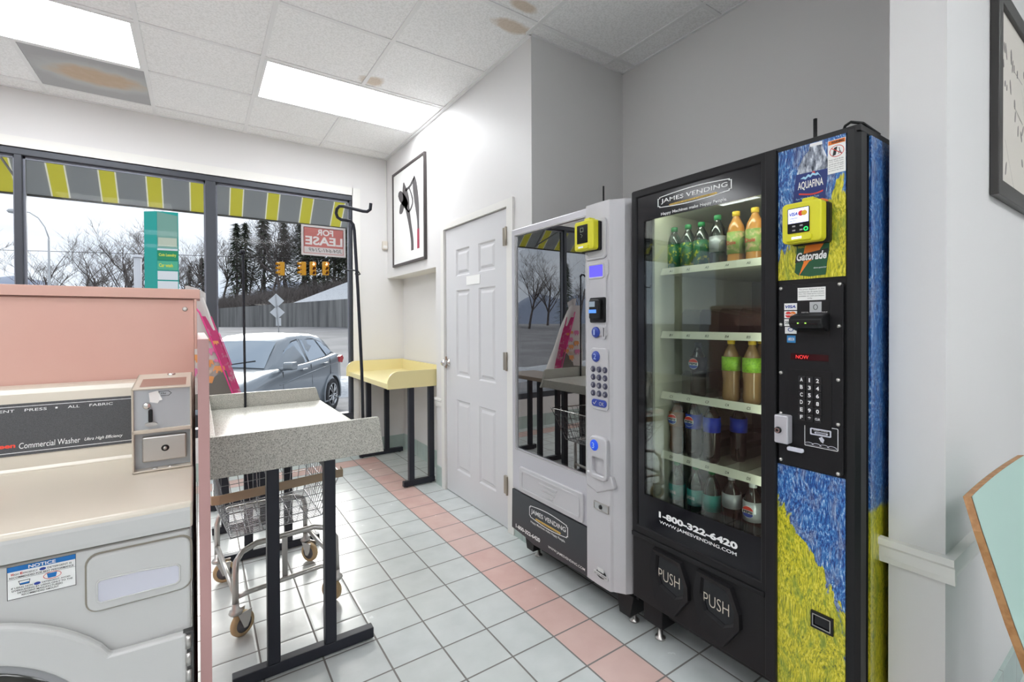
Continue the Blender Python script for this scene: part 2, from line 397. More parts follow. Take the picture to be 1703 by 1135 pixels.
ds.add([(dx, dy0, .006), (dx, dy1, .006), (dx, dy1, dz1), (dx, dy0, dz1), (dx+.012, dy0, .006), (dx+.012, dy1, .006), (dx+.012, dy1, dz1), (dx+.012, dy0, dz1)], [(0, 1, 5, 4), (1, 2, 6, 5), (2, 3, 7, 6), (3, 0, 4, 7)])
door = struct('door_1', ds, m_door); ROOT['door_1'] = Vector((0, 0, 0))
cs = MB()
for a, b_ in ((dy1+.004, 3.400), (2.375, dy0-.004)): cs.box(WX-.016, WX+.10, a, b_, 0, dz1+.005)
cs.box(WX-.016, WX+.10, 2.375, 3.40, dz1+.005, 2.07)
obj('door_casing', cs, m_white, door)
for z in (1.84, 1.062, .288):
    h_ = MB().box(WX-.019, WX-.004, dy0-.004, dy0+.036, z-.056, z+.056); h_.tube([(WX-.022, dy0-.006, z-.058), (WX-.022, dy0-.006, z+.058)], .007, 8)
    obj('hinge', h_, m_hinge, door, bevel=.001)
kn = MB().lathe([(.0001, -.060), (.014, -.060), (.024, -.052), (.027, -.042), (.024, -.030), (.013, -.022), (.011, -.008), (.030, -.006), (.032, 0), (.0001, 0)], (WX-.002+.004, 3.305, .997), 'x')
obj('door_knob', kn, m_chrome, door)
obj('latch_plate', B(WX-.002, WX+.003, 3.336, 3.348, .95, 1.04), mat('aged_brass', (.35, .22, .14), .4, .7), door)
obj('name_plate', B(WX, WX+.004, 2.808, 3.002, 1.575, 1.637), m_paper, door)
# ------------------------------------------------------------------ small things on the walls
r_ = thing('motion_sensor', 'small beige motion sensor in the wall corner beside the window', 'sensor', (1.565, WY, 2.10))
obj('housing', MB().prism(rrect(1.535, 1.588, 2.045, 2.130, .010), 'y', WY-.030, WY-.001), mat('beige_plastic', (.68, .63, .55), .4), r_, bevel=.004)
obj('lens', MB().prism(rrect(1.543, 1.580, 2.058, 2.085, .006), 'y', WY-.034, WY-.030), m_white, r_)
obj('cable_cover', B(1.574, 1.584, WY-.008, WY-.001, 2.13, CZ-.012), m_white, r_)
def picture_x():
    r_ = thing('framed_picture', 'black framed abstract ink picture hung above the wall niche', 'picture', (WX, 4.08, 2.28))
    y0, y1, z0, z1 = 3.692, 4.478, 1.842, 2.742
    obj('frame', MB().ring(rect(y0, y1, z0, z1), rect(y0+.022, y1-.022, z0+.022, z1-.022), 'x', WX-.026, WX-.001), mat('dark_wood_frame', (.06, .05, .05), .4), r_, bevel=.002)
    pr_ = obj('print', B(WX-.016, WX-.003, y0+.02, y1-.02, z0+.02, z1-.02), m_paper, r_)
    d = MB(); X = WX-.0165
    def brush(pts, wid):
        n = len(pts); L = []; R_ = []
        for i, (y, z) in enumerate(pts):
            a = pts[max(i-1, 0)]; c_ = pts[min(i+1, n-1)]; ty_, tz = c_[0]-a[0], c_[1]-a[1]; q = sqrt(ty_*ty_+tz*tz) or 1
            L.append((y-tz/q*wid[i], z+ty_/q*wid[i])); R_.append((y+tz/q*wid[i], z-ty_/q*wid[i]))
        for i in range(n-1): d.add([(X, *L[i]), (X, *L[i+1]), (X, *R_[i+1]), (X, *R_[i])], [(0, 1, 2, 3)])
    def sm(pts, n=8):
        out = []
        P_ = [pts[0]]+pts+[pts[-1]]
        for i in range(1, len(P_)-2):
            for q in range(n):
                t = q/n; a, b_, c_, e_ = P_[i-1], P_[i], P_[i+1], P_[i+2]
                out.append(tuple(.5*((2*b_[m])+(-a[m]+c_[m])*t+(2*a[m]-5*b_[m]+4*c_[m]-e_[m])*t*t+(-a[m]+3*b_[m]-3*c_[m]+e_[m])*t**3) for m in range(len(a))))
        out.append(pts[-1]); return out
    for S_ in ([(4.19, 2.60, .012), (4.17, 2.52, .05), (4.12, 2.42, .062), (4.09, 2.33, .045), (4.04, 2.2, .032), (3.99, 2.05, .030), (3.985, 1.95, .030)],
               [(4.33, 2.52, .015), (4.28, 2.50, .045), (4.18, 2.43, .05), (4.10, 2.36, .035)],
               [(4.30, 2.34, .012), (4.25, 2.37, .05), (4.17, 2.42, .03), (4.10, 2.40, .02)],
               [(4.14, 2.52, .014), (4.04, 2.53, .014), (3.97, 2.56, .02), (3.93, 2.585, .008)],
               [(3.935, 2.60, .010), (3.925, 2.53, .045), (3.895, 2.42, .05), (3.865, 2.30, .04), (3.85, 2.2, .024), (3.845, 2.10, .022)],
               [(4.06, 2.53, .008), (4.00, 2.45, .012), (3.97, 2.38, .016), (4.01, 2.33, .014), (4.07, 2.31, .010), (4.12, 2.35, .008)]):
        q = sm(S_); brush([(a[0], a[1]) for a in q], [a[2] for a in q])
    obj('brush_strokes', d, mat('ink_grey', (.10, .092, .095), .6), pr_, recalc=False)
    obj('red_block', B(X-.0005, X, 3.822, 3.872, 1.95, 2.12), mat('muted_red', (.36, .05, .09), .6), pr_)
picture_x()
def picture_y():
    r_ = thing('framed_picture', 'black framed picture with faint ink marks hung above the mint green chair', 'picture', (2.45, .372, 2.0))
    x0, x1, z0, z1 = 2.02, 2.95, 1.695, 2.345; Y = .372
    obj('frame', MB().ring(rect(x0, x1, z0, z1), rect(x0+.05, x1-.05, z0+.05, z1-.05), 'y', Y-.022, Y-.001), mat('black_wood_frame', (.045, .042, .04), .4), r_, bevel=.002)
    pr_ = obj('print', B(x0+.045, x1-.045, Y-.012, Y-.003, z0+.045, z1-.045), mat('ivory_paper', (.66, .62, .56), .6), r_)
    rn = random.Random(3); m_fi = mat('faint_ink', (.25, .23, .22), .6)
    for _ in range(44):
        x = rn.uniform(x0+.1, x1-.12); z = rn.uniform(z0+.1, z1-.1); l = rn.uniform(.010, .026); w_ = rn.uniform(.004, .009); an = rn.uniform(-.6, .6)
        obj('ink_mark', MB().prism([(x+(a-x)*cos(an)-(b_-z)*sin(an), z+(a-x)*sin(an)+(b_-z)*cos(an)) for a, b_ in ell(x, z, w_, l, 8)], 'y', Y-.0128, Y-.012), m_fi, pr_)
    for _ in range(9):
        x = rn.uniform(x0+.1, x1-.25); z = rn.uniform(z0+.15, z1-.15); a = rn.uniform(-.2, .2)
        obj('ink_line', MB().add([(x, Y-.0126, z), (x+.14, Y-.0126, z+a), (x+.14, Y-.0126, z+a+.003), (x, Y-.0126, z+.003)], [(0, 1, 2, 3)]), m_fi, pr_, recalc=False)
picture_y()
# for-lease sign taped to the outside of the glass: it reads from the street
def lease_sign():
    r_ = thing('for_lease_sign', 'red and white for lease sign on the window glass, seen mirrored from inside', 'sign', (1.0, 4.772, 2.09))
    Y = 4.7725; x0, x1, z0, z1 = .800, 1.200, 1.945, 2.232
    obj('sheet', B(x0, x1, Y, Y+.001, z0, z1), mat('sign_paper', (.50, .45, .45), .6), r_)
    obj('border', MB().ring(rect(x0+.02, x1-.02, z0+.02, z1-.02), rect(x0+.025, x1-.025, z0+.025, z1-.025), 'y', Y-.0006, Y), mat('faded_red', (.42, .10, .09), .6), r_)
    obj('red_field', B(x0+.02, x1-.02, Y-.0006, Y, z0+.082, z1-.02), mat('faded_red_field', (.40, .12, .11), .6), r_)
    u_ = (0, 0, 1); m_ft = mat('faded_white', (.56, .52, .52), .6)
    t = text_mb('FOR', (x1-.115, Y-.0006, z1-.093), (-1, 0, 0), u_, .15, .06, bold=.03, depth=-.0006)
    text_mb('LEASE', (x1-.03, Y-.0006, z1-.186), (-1, 0, 0), u_, .335, .082, bold=.03, depth=-.0006, mb=t)
    obj('lettering', t, m_ft, r_, recalc=False)
    obj('handwritten_number', text_mb('304-641-2149', (x1-.035, Y-.0006, z0+.038), (-1, 0, 0), u_, .30, .034, shear=.3, depth=-.0006), mat('marker_ink', (.08, .08, .09), .6), r_, recalc=False)
lease_sign()
m_blackgloss_grey = mat("charcoal_decal", (.035, .038, .045), .28)
# ================================================================== SNACK MACHINE
FXM = 1.45
def brand_plate(name, y0, y1, zc, h, x, root, m_t, m_gold, tag_line=True):
    """framed JAMES VENDING lettering; y0 = left (larger y)"""
    wd = y0-y1
    def frame_poly(g):
        L = []; n = 10; c_ = .05*wd
        a, b_ = y0-g, y1+g; hh = h/2-g
        top = [(a, zc+hh*.55), (a-c_*.5, zc+hh*.55), (a-c_*.5, zc+hh*.72)]
        for i in range(n+1):
            t = i/n; top.append((a-c_*.6-(a-b_-1.2*c_)*t, zc+hh*(.72+.28*sin(pi*t))))
        top += [(b_+c_*.5, zc+hh*.72), (b_+c_*.5, zc+hh*.55), (b_, zc+hh*.55)]
        bot = [(p[0], 2*zc-p[1]) for p in reversed(top)]
        return top+bot
    obj('sign_frame', MB().ring(frame_poly(0), frame_poly(.0035), 'x', x-.0012, x), m_t, root)
    obj('lettering', tX('JAMES VENDING', y0-wd*.05, zc-h*.16, wd*.90, h*.36, x, bold=.012), m_t, root, recalc=False)
    by0, by1 = y0-wd*.17, y1+wd*.17; zb = zc-h*.31
    obj('gold_bar', MB().prism([(by0, zb), (by0-.006, zb+h*.055), (by1+.006, zb+h*.055), (by1, zb), (by1+.006, zb-h*.055), (by0-.006, zb-h*.055)], 'x', x-.0012, x), m_gold, root)
    obj('small_lettering', tX('FULL LINE VENDING & AMUSEMENTS', by0-.008, zb-h*.03, (by0-by1)-.016, h*.06, x-.0013), m_ink, root, recalc=False)
m_gold = mat('gold_print', (.75, .50, .12), .5)
m_cardred = mat('card_red', (.7, .03, .03), .5)
m_lcd = emis('lcd_screen', (.10, .08, .65), .8)
m_lcd2 = emis('reader_screen', (.62, .64, .95), .9)
def card_reader(name, label, y0, y1, z0, z1, x, lit):
    """yellow card reader; y0 left (larger)"""
    r_ = thing(name, label, 'card reader', (x, (y0+y1)/2, (z0+z1)/2)); h = z1-z0; w_ = y0-y1
    obj('housing', MB().prism(rrect(y1, y0, z0, z1, .012), 'x', x-.050, x-.012), m_yellowp, r_, bevel=.005, seg=3)
    obj('back_plate', MB().prism(rrect(y1-.008, y0-.012, z0-.004, z1-.006, .008), 'x', x-.020, x-.0005), m_black, r_, bevel=.003)
    obj('antenna_hump', MB().prism(rrect(y0-w_*.80, y0-w_*.50, z1-.004, z1+.009, .004), 'x', x-.046, x-.014), m_yellowp, r_, bevel=.003)
    sy0, sy1, sz0, sz1 = y0-w_*.16, y0-w_*.72, z0+h*.24, z0+h*.86
    s_ = obj('screen', MB().prism(rrect(sy1, sy0, sz0, sz1, .003), 'x', x-.0515, x-.049), m_blackgloss, r_)
    X = x-.0518
    if lit:
        zm = sz0+(sz1-sz0)*.40; ym = (sy0+sy1)/2
        obj('display', B(X-.0003, X, sy1+.002, sy0-.002, zm, sz1-.002), m_lcd2, s_)
        obj('card_brand_lettering', tX('VISA', sy0-.006, sz1-.022, .022, .010, X-.0004, bold=.03, shear=.25), m_blue, s_, recalc=False)
        obj('overlapping_circles', MB().prism(circ(sy1+.022, sz1-.017, .0075), 'x', X-.0006, X-.0003), m_cardred, s_)
        obj('yellow_circle', MB().prism(circ(sy1+.013, sz1-.017, .0075), 'x', X-.0008, X-.0005), mat('card_yellow', (.8, .45, .02), .5), s_)
        t = tX('contactless', sy0-.006, zm+.012, .022, .005, X-.0004); tX('pay here', sy0-.008, zm+.004, .016, .005, X-.0004, mb=t)
        obj('small_lettering', t, m_blue, s_, recalc=False)
        obj('green_key', MB().ring(circ(sy1+.009, sz0+.009, .006), circ(sy1+.009, sz0+.009, .0035), 'x', X-.0006, X), emis('green_led', (.02, .9, .15), 1), s_)
        kk = MB()
        for a in range(2):
            for c_ in range(2): kk.box(X-.0004, X, ym+.012-.020*a-.004, ym+.012-.020*a+.004, sz0+.006+.012*c_, sz0+.010+.012*c_)
        obj('key_symbols', kk, mat('key_grey', (.35, .35, .35), .5), s_)
    else:
        l_ = MB(); ym = (sy0+sy1)/2
        l_.ring(rect(ym-.008, ym+.012, sz1-.030, sz1-.012), rect(ym-.006, ym+.010, sz1-.028, sz1-.014), 'x', X-.0005, X)
        l_.tube([(X, ym+.01, sz1-.038), (X, ym-.002, sz1-.046), (X, ym+.006, sz1-.054)], .0012, 5)
        obj('card_symbols', l_, mat('symbol_grey', (.30, .33, .25), .5), s_)
    obj('slot_lip', MB().prism(rrect(y0-w_*.78, y0-w_*.12, z0+.004, z0+.022, .006), 'x', x-.058, x-.045), m_yellowp, r_, bevel=.003)
    obj('slot_light', B(x-.0590, x-.0575, y0-w_*.55, y0-w_*.30, z0+.010, z0+.016), emis('slot_light', (.7, .75, 1), 1.0 if lit else .3), r_)
    return r_
def leveling_foot(y, x):
    return MB().lathe([(.0001, 0), (.022, 0), (.022, .006), (.010, .010), (.008, .06), (.0001, .06)], (x, y, 0), 'z', 14)
def snack_machine():
    X = FXM
    r_ = thing('snack_vending_machine', 'silver and black snack vending machine beside the white door, glass full of reflections', 'vending machine', (1.9, 1.78, 0))
    body = MB()      # open box cabinet
    x0, x1, y0, y1, z0, z1 = 1.52, 2.30, 1.338, 2.180, .13, 1.812
    body.box(x1-.03, x1, y0, y1, z0, z1); body.box(x0, x1-.03, y0, y0+.03, z0, z1); body.box(x0, x1-.03, y1-.03, y1, z0, z1); body.box(x0, x1-.03, y0+.03, y1-.03, z1-.03, z1); body.box(x0, x1-.03, y0+.03, y1-.03, z0, z0+.24)
    body.box(x0, x0+.03, y0+.03, 1.585, z0+.24, z1-.03)
    obj('cabinet', body, m_blacktex, r_)
    obj('liner', MB().box(2.20, 2.26, 1.58, 2.14, .38, 1.78).box(1.56, 2.20, 2.12, 2.145, .38, 1.78).box(1.56, 2.2, 1.585, 1.60, .38, 1.78), mat('dark_liner', (.05, .05, .055), .6), r_)
    # door
    D0, D1 = 2.203, 1.578
    fr = MB().ring(rect(D1, D0, .37, 1.824), rect(1.590, 2.163, .604, 1.784), 'x', X+.006, X+.07)
    obj('door_frame', fr, m_silver2, r_, bevel=.004)
    obj('glass_trim', MB().ring(rect(1.584, 2.169, .598, 1.790), rect(1.590, 2.163, .604, 1.784), 'x', X+.002, X+.010), mat('bright_trim', (.62, .61, .62), .25, .6), r_)
    obj('glass', B(X+.012, X+.018, 1.59, 2.163, .604, 1.784), m_snackglass, r_)
    ld = obj('delivery_door', MB().prism(rrect(1.606, 2.121, .378, .516, .012), 'x', X-.006, X+.008), m_silver, r_, bevel=.004)
    obj('recessed_panel', MB().ring(rrect(1.625, 2.100, .395, .500, .015), rrect(1.635, 2.090, .405, .490, .012), 'x', X-.010, X-.005), m_silver, ld, bevel=.002)
    lv = MB()
    for i in range(5): lv.prism(rrect(1.79+.010*i, 1.94-.010*i, .472-.017*i-.004, .472-.017*i+.004, .0039), 'x', X-.011, X-.005)
    obj('grip_louvres', lv, m_silver, ld, bevel=.001)
    obj('kick_panel', MB().prism([(1.552, .145), (1.552, .369), (2.200, .369), (2.205, .150), (2.07, .140), (1.99, .128)], 'x', X, X+.07), m_blackgloss_grey, r_, bevel=.002)
    brand_plate('plate', 2.032, 1.715, .298, .085, X-.0005, r_, m_white_text, m_gold)
    obj('slogan_lettering', tX('Happy Machines make Happy People.', 2.02, .236, .285, .016, X-.0005, bold=.012), m_white_text, r_, recalc=False)
    obj('phone_lettering', tX('1-800-322-6420', 2.163, .162, .225, .022, X-.0005, bold=.04), m_white_text, r_, recalc=False)
    obj('web_lettering', tX('WWW.JAMESVENDING.COM', 1.870, .160, .275, .016, X-.0005, bold=.012), m_white_text, r_, recalc=False)
    # selection column with rounded outer side
    pr = [(X+.07, 1.577), (X-.004, 1.577), (X-.010, 1.570), (X-.012, 1.50), (X-.010, 1.425), (X+.002, 1.418), (X+.014, 1.400), (X+.030, 1.375), (X+.055, 1.362), (X+.07, 1.360)]
    obj('selection_column', MB().prism(pr, 'z', .150, 1.828), m_silver, r_, bevel=.003)
    CX_ = X-.0118
    def pad(name, a0, a1, b0, b1, rr=.018, d=.007, m=m_silver, par=r_):
        p = obj(name, MB().prism(rrect(a0, a1, b0, b1, rr), 'x', CX_-d, CX_+.003), m, par, bevel=.003)
        return p
    p1 = pad('reader_surround', 1.440, 1.568, 1.580, 1.757)
    obj('surround_groove', MB().ring(rrect(1.450, 1.558, 1.590, 1.747, .014), rrect(1.456, 1.552, 1.596, 1.741, .012), 'x', CX_-.009, CX_-.006), m_silver, p1, bevel=.001)
    p2 = obj('screen_surround', MB().prism([(1.560, 1.585-.012), (1.430, 1.585-.012), (1.428, 1.51), (1.440, 1.485), (1.440, 1.245), (1.532, 1.245), (1.540, 1.255), (1.540, 1.480), (1.560, 1.512)], 'x', CX_-.006, CX_+.003), m_silver, r_, bevel=.004)
    obj('message_screen', MB().ring(rrect(1.448, 1.548, 1.494, 1.562, .012), rrect(1.456, 1.540, 1.503, 1.554, .004), 'x', CX_-.010, CX_-.005), m_silver, p2, bevel=.002)
    obj('screen_glass', B(CX_-.0075, CX_-.005, 1.454, 1.542, 1.501, 1.556), m_lcd, p2)
    bl = obj('bill_acceptor', MB().prism(rrect(1.440, 1.530, 1.304, 1.413, .006), 'x', CX_-.016, CX_-.003), m_black, r_, bevel=.003)
    obj('bill_mouth', MB().prism(rrect(1.452, 1.518, 1.318, 1.405, .010), 'x', CX_-.034, CX_-.014), m_black, bl, bevel=.006)
    obj('bill_light', B(CX_-.0355, CX_-.0335, 1.470, 1.515, 1.345, 1.360), emis('bill_blue', (.1, .3, .9), .4), bl)
    obj('bill_label', B(CX_-.0355, CX_-.0335, 1.478, 1.512, 1.372, 1.395), mat('label_grey', (.35, .42, .5), .4), bl)
    def num(s_, y, z):
        n_ = obj('number_button', MB().lathe([(.0001, -.010), (.020, -.010), (.024, -.006), (.024, 0), (.0001, 0)], (CX_-.004, y, z), 'x', 24), m_blue, r_)
        obj('number', tX(s_, y+.008, z-.012, .016 if s_ != '1' else .009, .024, CX_-.0145, bold=.0), mat('blue_white', (.4, .5, .8), .5), n_, recalc=False)
    num('1', 1.500, 1.262); num('2', 1.500, 1.156)
    obj('coin_slot', MB().ring(rrect(1.442, 1.462, 1.232, 1.292, .008), rrect(1.448, 1.456, 1.242, 1.282, .003), 'x', CX_-.010, CX_-.005), m_silver, r_, bevel=.001)
    obj('coin_gap', B(CX_-.0065, CX_-.0055, 1.449, 1.455, 1.243, 1.281), m_black, r_)
    p3 = pad('keypad_surround', 1.428, 1.536, .924, 1.193)
    kc = '123456789*0#'
    for i in range(12):
        y = 1.517-.0365*(i % 3); z = 1.100-.035*(i//3)
        k_ = obj('key', MB().lathe([(.0001, -.006), (.011, -.006), (.0135, -.003), (.0135, 0), (.0001, 0)], (CX_-.007, y, z), 'x', 16), mat('key_dark', (.05, .05, .09), .35) if i == 0 else bpy.data.materials['key_dark'], r_)
        obj('key_number', tX(kc[i], y+.0035, z-.0065, .007 if kc[i] != '1' else .003, .012, CX_-.0135), m_silver, k_, recalc=False)
    ok = obj('ok_button', MB().prism(rrect(1.434, 1.524, .938, .970, .015), 'x', CX_-.013, CX_-.006), m_blue, r_, bevel=.003)
    obj('ok_lettering', tX('OK', 1.475, .945, .030, .016, CX_-.0135), m_silver, ok, recalc=False)
    obj('check_mark', MB().tube([(CX_-.0135, 1.512, .955), (CX_-.0135, 1.505, .947), (CX_-.0135, 1.492, .963)], .0016, 5), m_silver, ok)
    # change return bay
    cb = obj('coin_return', MB().ring(rrect(1.424, 1.530, .622, .810, .026, 6), rrect(1.440, 1.516, .645, .716, .010, 6), 'x', CX_-.022, CX_+.002), m_silver, r_, bevel=.006, seg=3)
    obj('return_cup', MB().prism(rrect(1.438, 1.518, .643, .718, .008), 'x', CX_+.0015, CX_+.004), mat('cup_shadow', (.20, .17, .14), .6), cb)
    obj('return_skirt', MB().prism([(1.395, .60), (1.50, .555), (1.568, .575), (1.568, .640), (1.415, .650)], 'x', CX_-.006, CX_+.02), m_silver, r_, bevel=.008, seg=3)
    cbn = obj('number_button', MB().lathe([(.0001, -.008), (.020, -.008), (.024, -.004), (.024, 0), (.0001, 0)], (CX_-.020, 1.497, .770), 'x', 24), emis('lit_blue', (.01, .06, .5), .6), r_)
    obj('number', tX('3', 1.504, .758, .014, .024, CX_-.029), mat('blue_white2', (.4, .6, .9), .5), cbn, recalc=False)
    lk = obj('lock_plate', MB().ring(rrect(1.430, 1.521, .483, .518, .003), rrect(1.435, 1.516, .487, .514, .002), 'x', CX_-.006, CX_), m_steel, r_, bevel=.001)
    obj('plate_face', B(CX_-.003, CX_, 1.434, 1.517, .486, .515), mat('plate_grey', (.48, .49, .50), .3, .3), lk)
    obj('keyhole', MB().lathe([(.0001, -.006), (.008, -.006), (.010, 0), (.0001, 0)], (CX_-.002, 1.478, .500), 'x', 14), m_black, lk)
    bd = obj('badge', MB().prism(ell(1.478, .206, .030, .018, 20), 'x', CX_-.003, CX_), m_black, r_)
    obj('badge_ribbon', MB().prism([(1.521, .212), (1.521, .198), (1.435, .194), (1.435, .208)], 'x', CX_-.005, CX_-.001), mat('badge_silver', (.7, .7, .7), .3, .4), bd, bevel=.001)
    obj('badge_top', B(CX_-.005, CX_-.001, 1.460, 1.496, .216, .232), bpy.data.materials['badge_silver'], bd)
    obj('badge_lettering', tX('NATIONAL VENDORS', 1.516, .198, .076, .009, CX_-.0055), m_ink, bd, recalc=False)
    for y in (2.10, 1.40):
        lg = obj('leg', MB().prism([(y-.05, .145), (y+.055, .145), (y+.030, .045), (y-.028, .045)], 'x', 1.50, 1.62), m_black, r_, bevel=.003)
        obj('leveling_foot', leveling_foot(y, 1.56), m_steel, lg)
    obj('antenna', MB().tube([(1.66, 1.683, 1.812), (1.66, 1.683, 1.98)], .0045, 8), m_black, r_)
    # shelves and coils
    for i, z in enumerate((.66, .86, 1.06, 1.27, 1.49)):
        s_ = obj('shelf', B(1.55, 2.19, 1.60, 2.12, z-.012, z), mat('dark_shelf', (.10, .10, .11), .5) if i == 0 else bpy.data.materials['dark_shelf'], r_)
        obj('price_strip', B(1.545, 1.55, 1.60, 2.12, z-.030, z+.002), mat('strip_grey', (.35, .35, .35), .5) if i == 0 else bpy.data.materials['strip_grey'], s_)
    return r_
snack_machine()
card_reader('card_reader', 'yellow card reader on the silver snack vending machine', 1.591, 1.470, 1.620, 1.749, FXM-.012, False)
# snack packets inside
def packet(y, z, c1, c2, label):
    h, w_ = .15, .11; x = 1.60
    rows = []
    for i in range(9):
        t = i/8; zz = z+h*t; pf = sin(pi*t)**.6*.022
        rows.append([(x-pf*sin(pi*j/6), y-w_/2+w_*j/6, zz) for j in range(7)]); 
    back = [[(x+.006+(x-p[0])*.8, p[1], p[2]) for p in r_] for r_ in rows]
    m = MB().grid(rows); m.grid(back)
    o_ = obj('snack_packet', m, c1, base=(x, y, z)); tag(o_, label, 'snack packet', 'snack packets inside the snack vending machine')
    obj('packet_band', MB().grid([[(p[0]-.0015, p[1], p[2]) for p in r_] for r_ in rows[3:6]]), c2, o_, recalc=False)
m_pk = [mat('packet_orange', (.55, .12, .02), .4), mat('packet_red', (.50, .03, .03), .4), mat('packet_yellow', (.65, .45, .03), .4), mat('packet_brown', (.16, .06, .03), .4), mat('packet_green', (.05, .25, .06), .4)]
names = ['orange', 'red', 'yellow', 'brown', 'green']
rows_txt = {.66: 'lowest shelf', .86: 'second shelf from the bottom', 1.06: 'middle shelf', 1.27: 'second shelf from the top'}
for z, L in ((1.27, ((1.83, 0), (1.66, 0))), (1.06, ((1.94, 1), (1.80, 2), (1.66, 1))), (.86, ((1.90, 3), (1.78, 0), (1.65, 2))), (.66, ((1.88, 2), (1.66, 3)))):
    for j, (y, c_) in enumerate(L):
        pos_ = ['leftmost', 'rightmost'] if len(L) == 2 else ['leftmost', 'middle', 'rightmost']
        packet(y, z, m_pk[c_], m_pk[(c_+2) % 5], '%s snack packet behind the reflecting glass, %s on the %s' % (names[c_], pos_[j], rows_txt[z]))
# ================================================================== DRINKS MACHINE
def brush_mat(name, cut, slope, flip=False, ring=False):
    """painted artwork of short brush strokes: blue above, yellow below a wavy boundary"""
    m = mat(name, (.1, .2, .5), .28, coat=.3); k = NT(m); P, xyz = k.pos()
    warp = k.noise(P, 7, 3)
    mm = k.n('Mapping'); mm.inputs['Rotation'].default_value = (radians(28), 0, 0); mm.inputs['Scale'].default_value = (1, 1, .28); k.l(P, mm.inputs[0])
    mixv = k.n('Mix', data_type='VECTOR'); mixv.inputs[0].default_value = .05; k.l(mm.outputs[0], mixv.inputs[4])
    wc = k.n('TexNoise'); wc.inputs['Scale'].default_value = 6; k.l(P, wc.inputs['Vector']); k.l(wc.outputs[1], mixv.inputs[5])
    v = mixv.outputs[1]
    n1 = k.noise(v, 250, 5, .7); n2 = k.noise(v, 50, 5, .65)
    blue = k.ramp(n1, (.36, (.005, .02, .12)), (.47, (.02, .10, .36)), (.56, (.06, .24, .55)), (.64, (.50, .64, .78)))
    blue = k.mix(k.ramp(n2, (.50, (0, 0, 0)), (.62, (.8, .8, .8))), blue, k.ramp(n1, (.40, (.03, .05, .16)), (.60, (.30, .36, .52))))
    yel = k.ramp(n1, (.32, (.07, .08, .01)), (.42, (.30, .32, .02)), (.52, (.62, .55, .015)), (.66, (.80, .74, .12)))
    yel = k.mix(k.ramp(n2, (.50, (0, 0, 0)), (.66, (.75, .75, .75))), yel, (.16, .26, .03))
    edge_ = k.math('ADD', k.math('MULTIPLY_ADD', xyz[1], slope, xyz[2]), k.math('MULTIPLY', k.math('SUBTRACT', k.math('ADD', warp, k.math('MULTIPLY', n2, .8)), .90), .40))
    if ring:
        edge_ = k.math('ADD', k.math('ADD', xyz[2], k.math('MULTIPLY', xyz[0], 0)), k.math('MULTIPLY', k.math('SUBTRACT', warp, .5), .12))
    f = k.ramp(k.math('SUBTRACT', edge_, cut), (0, (1, 1, 1)), (.015, (0, 0, 0)))
    k.l(k.mix(f, blue, yel), k.b.inputs['Base Color']); k.bump(n1, .15, .001)
    return m
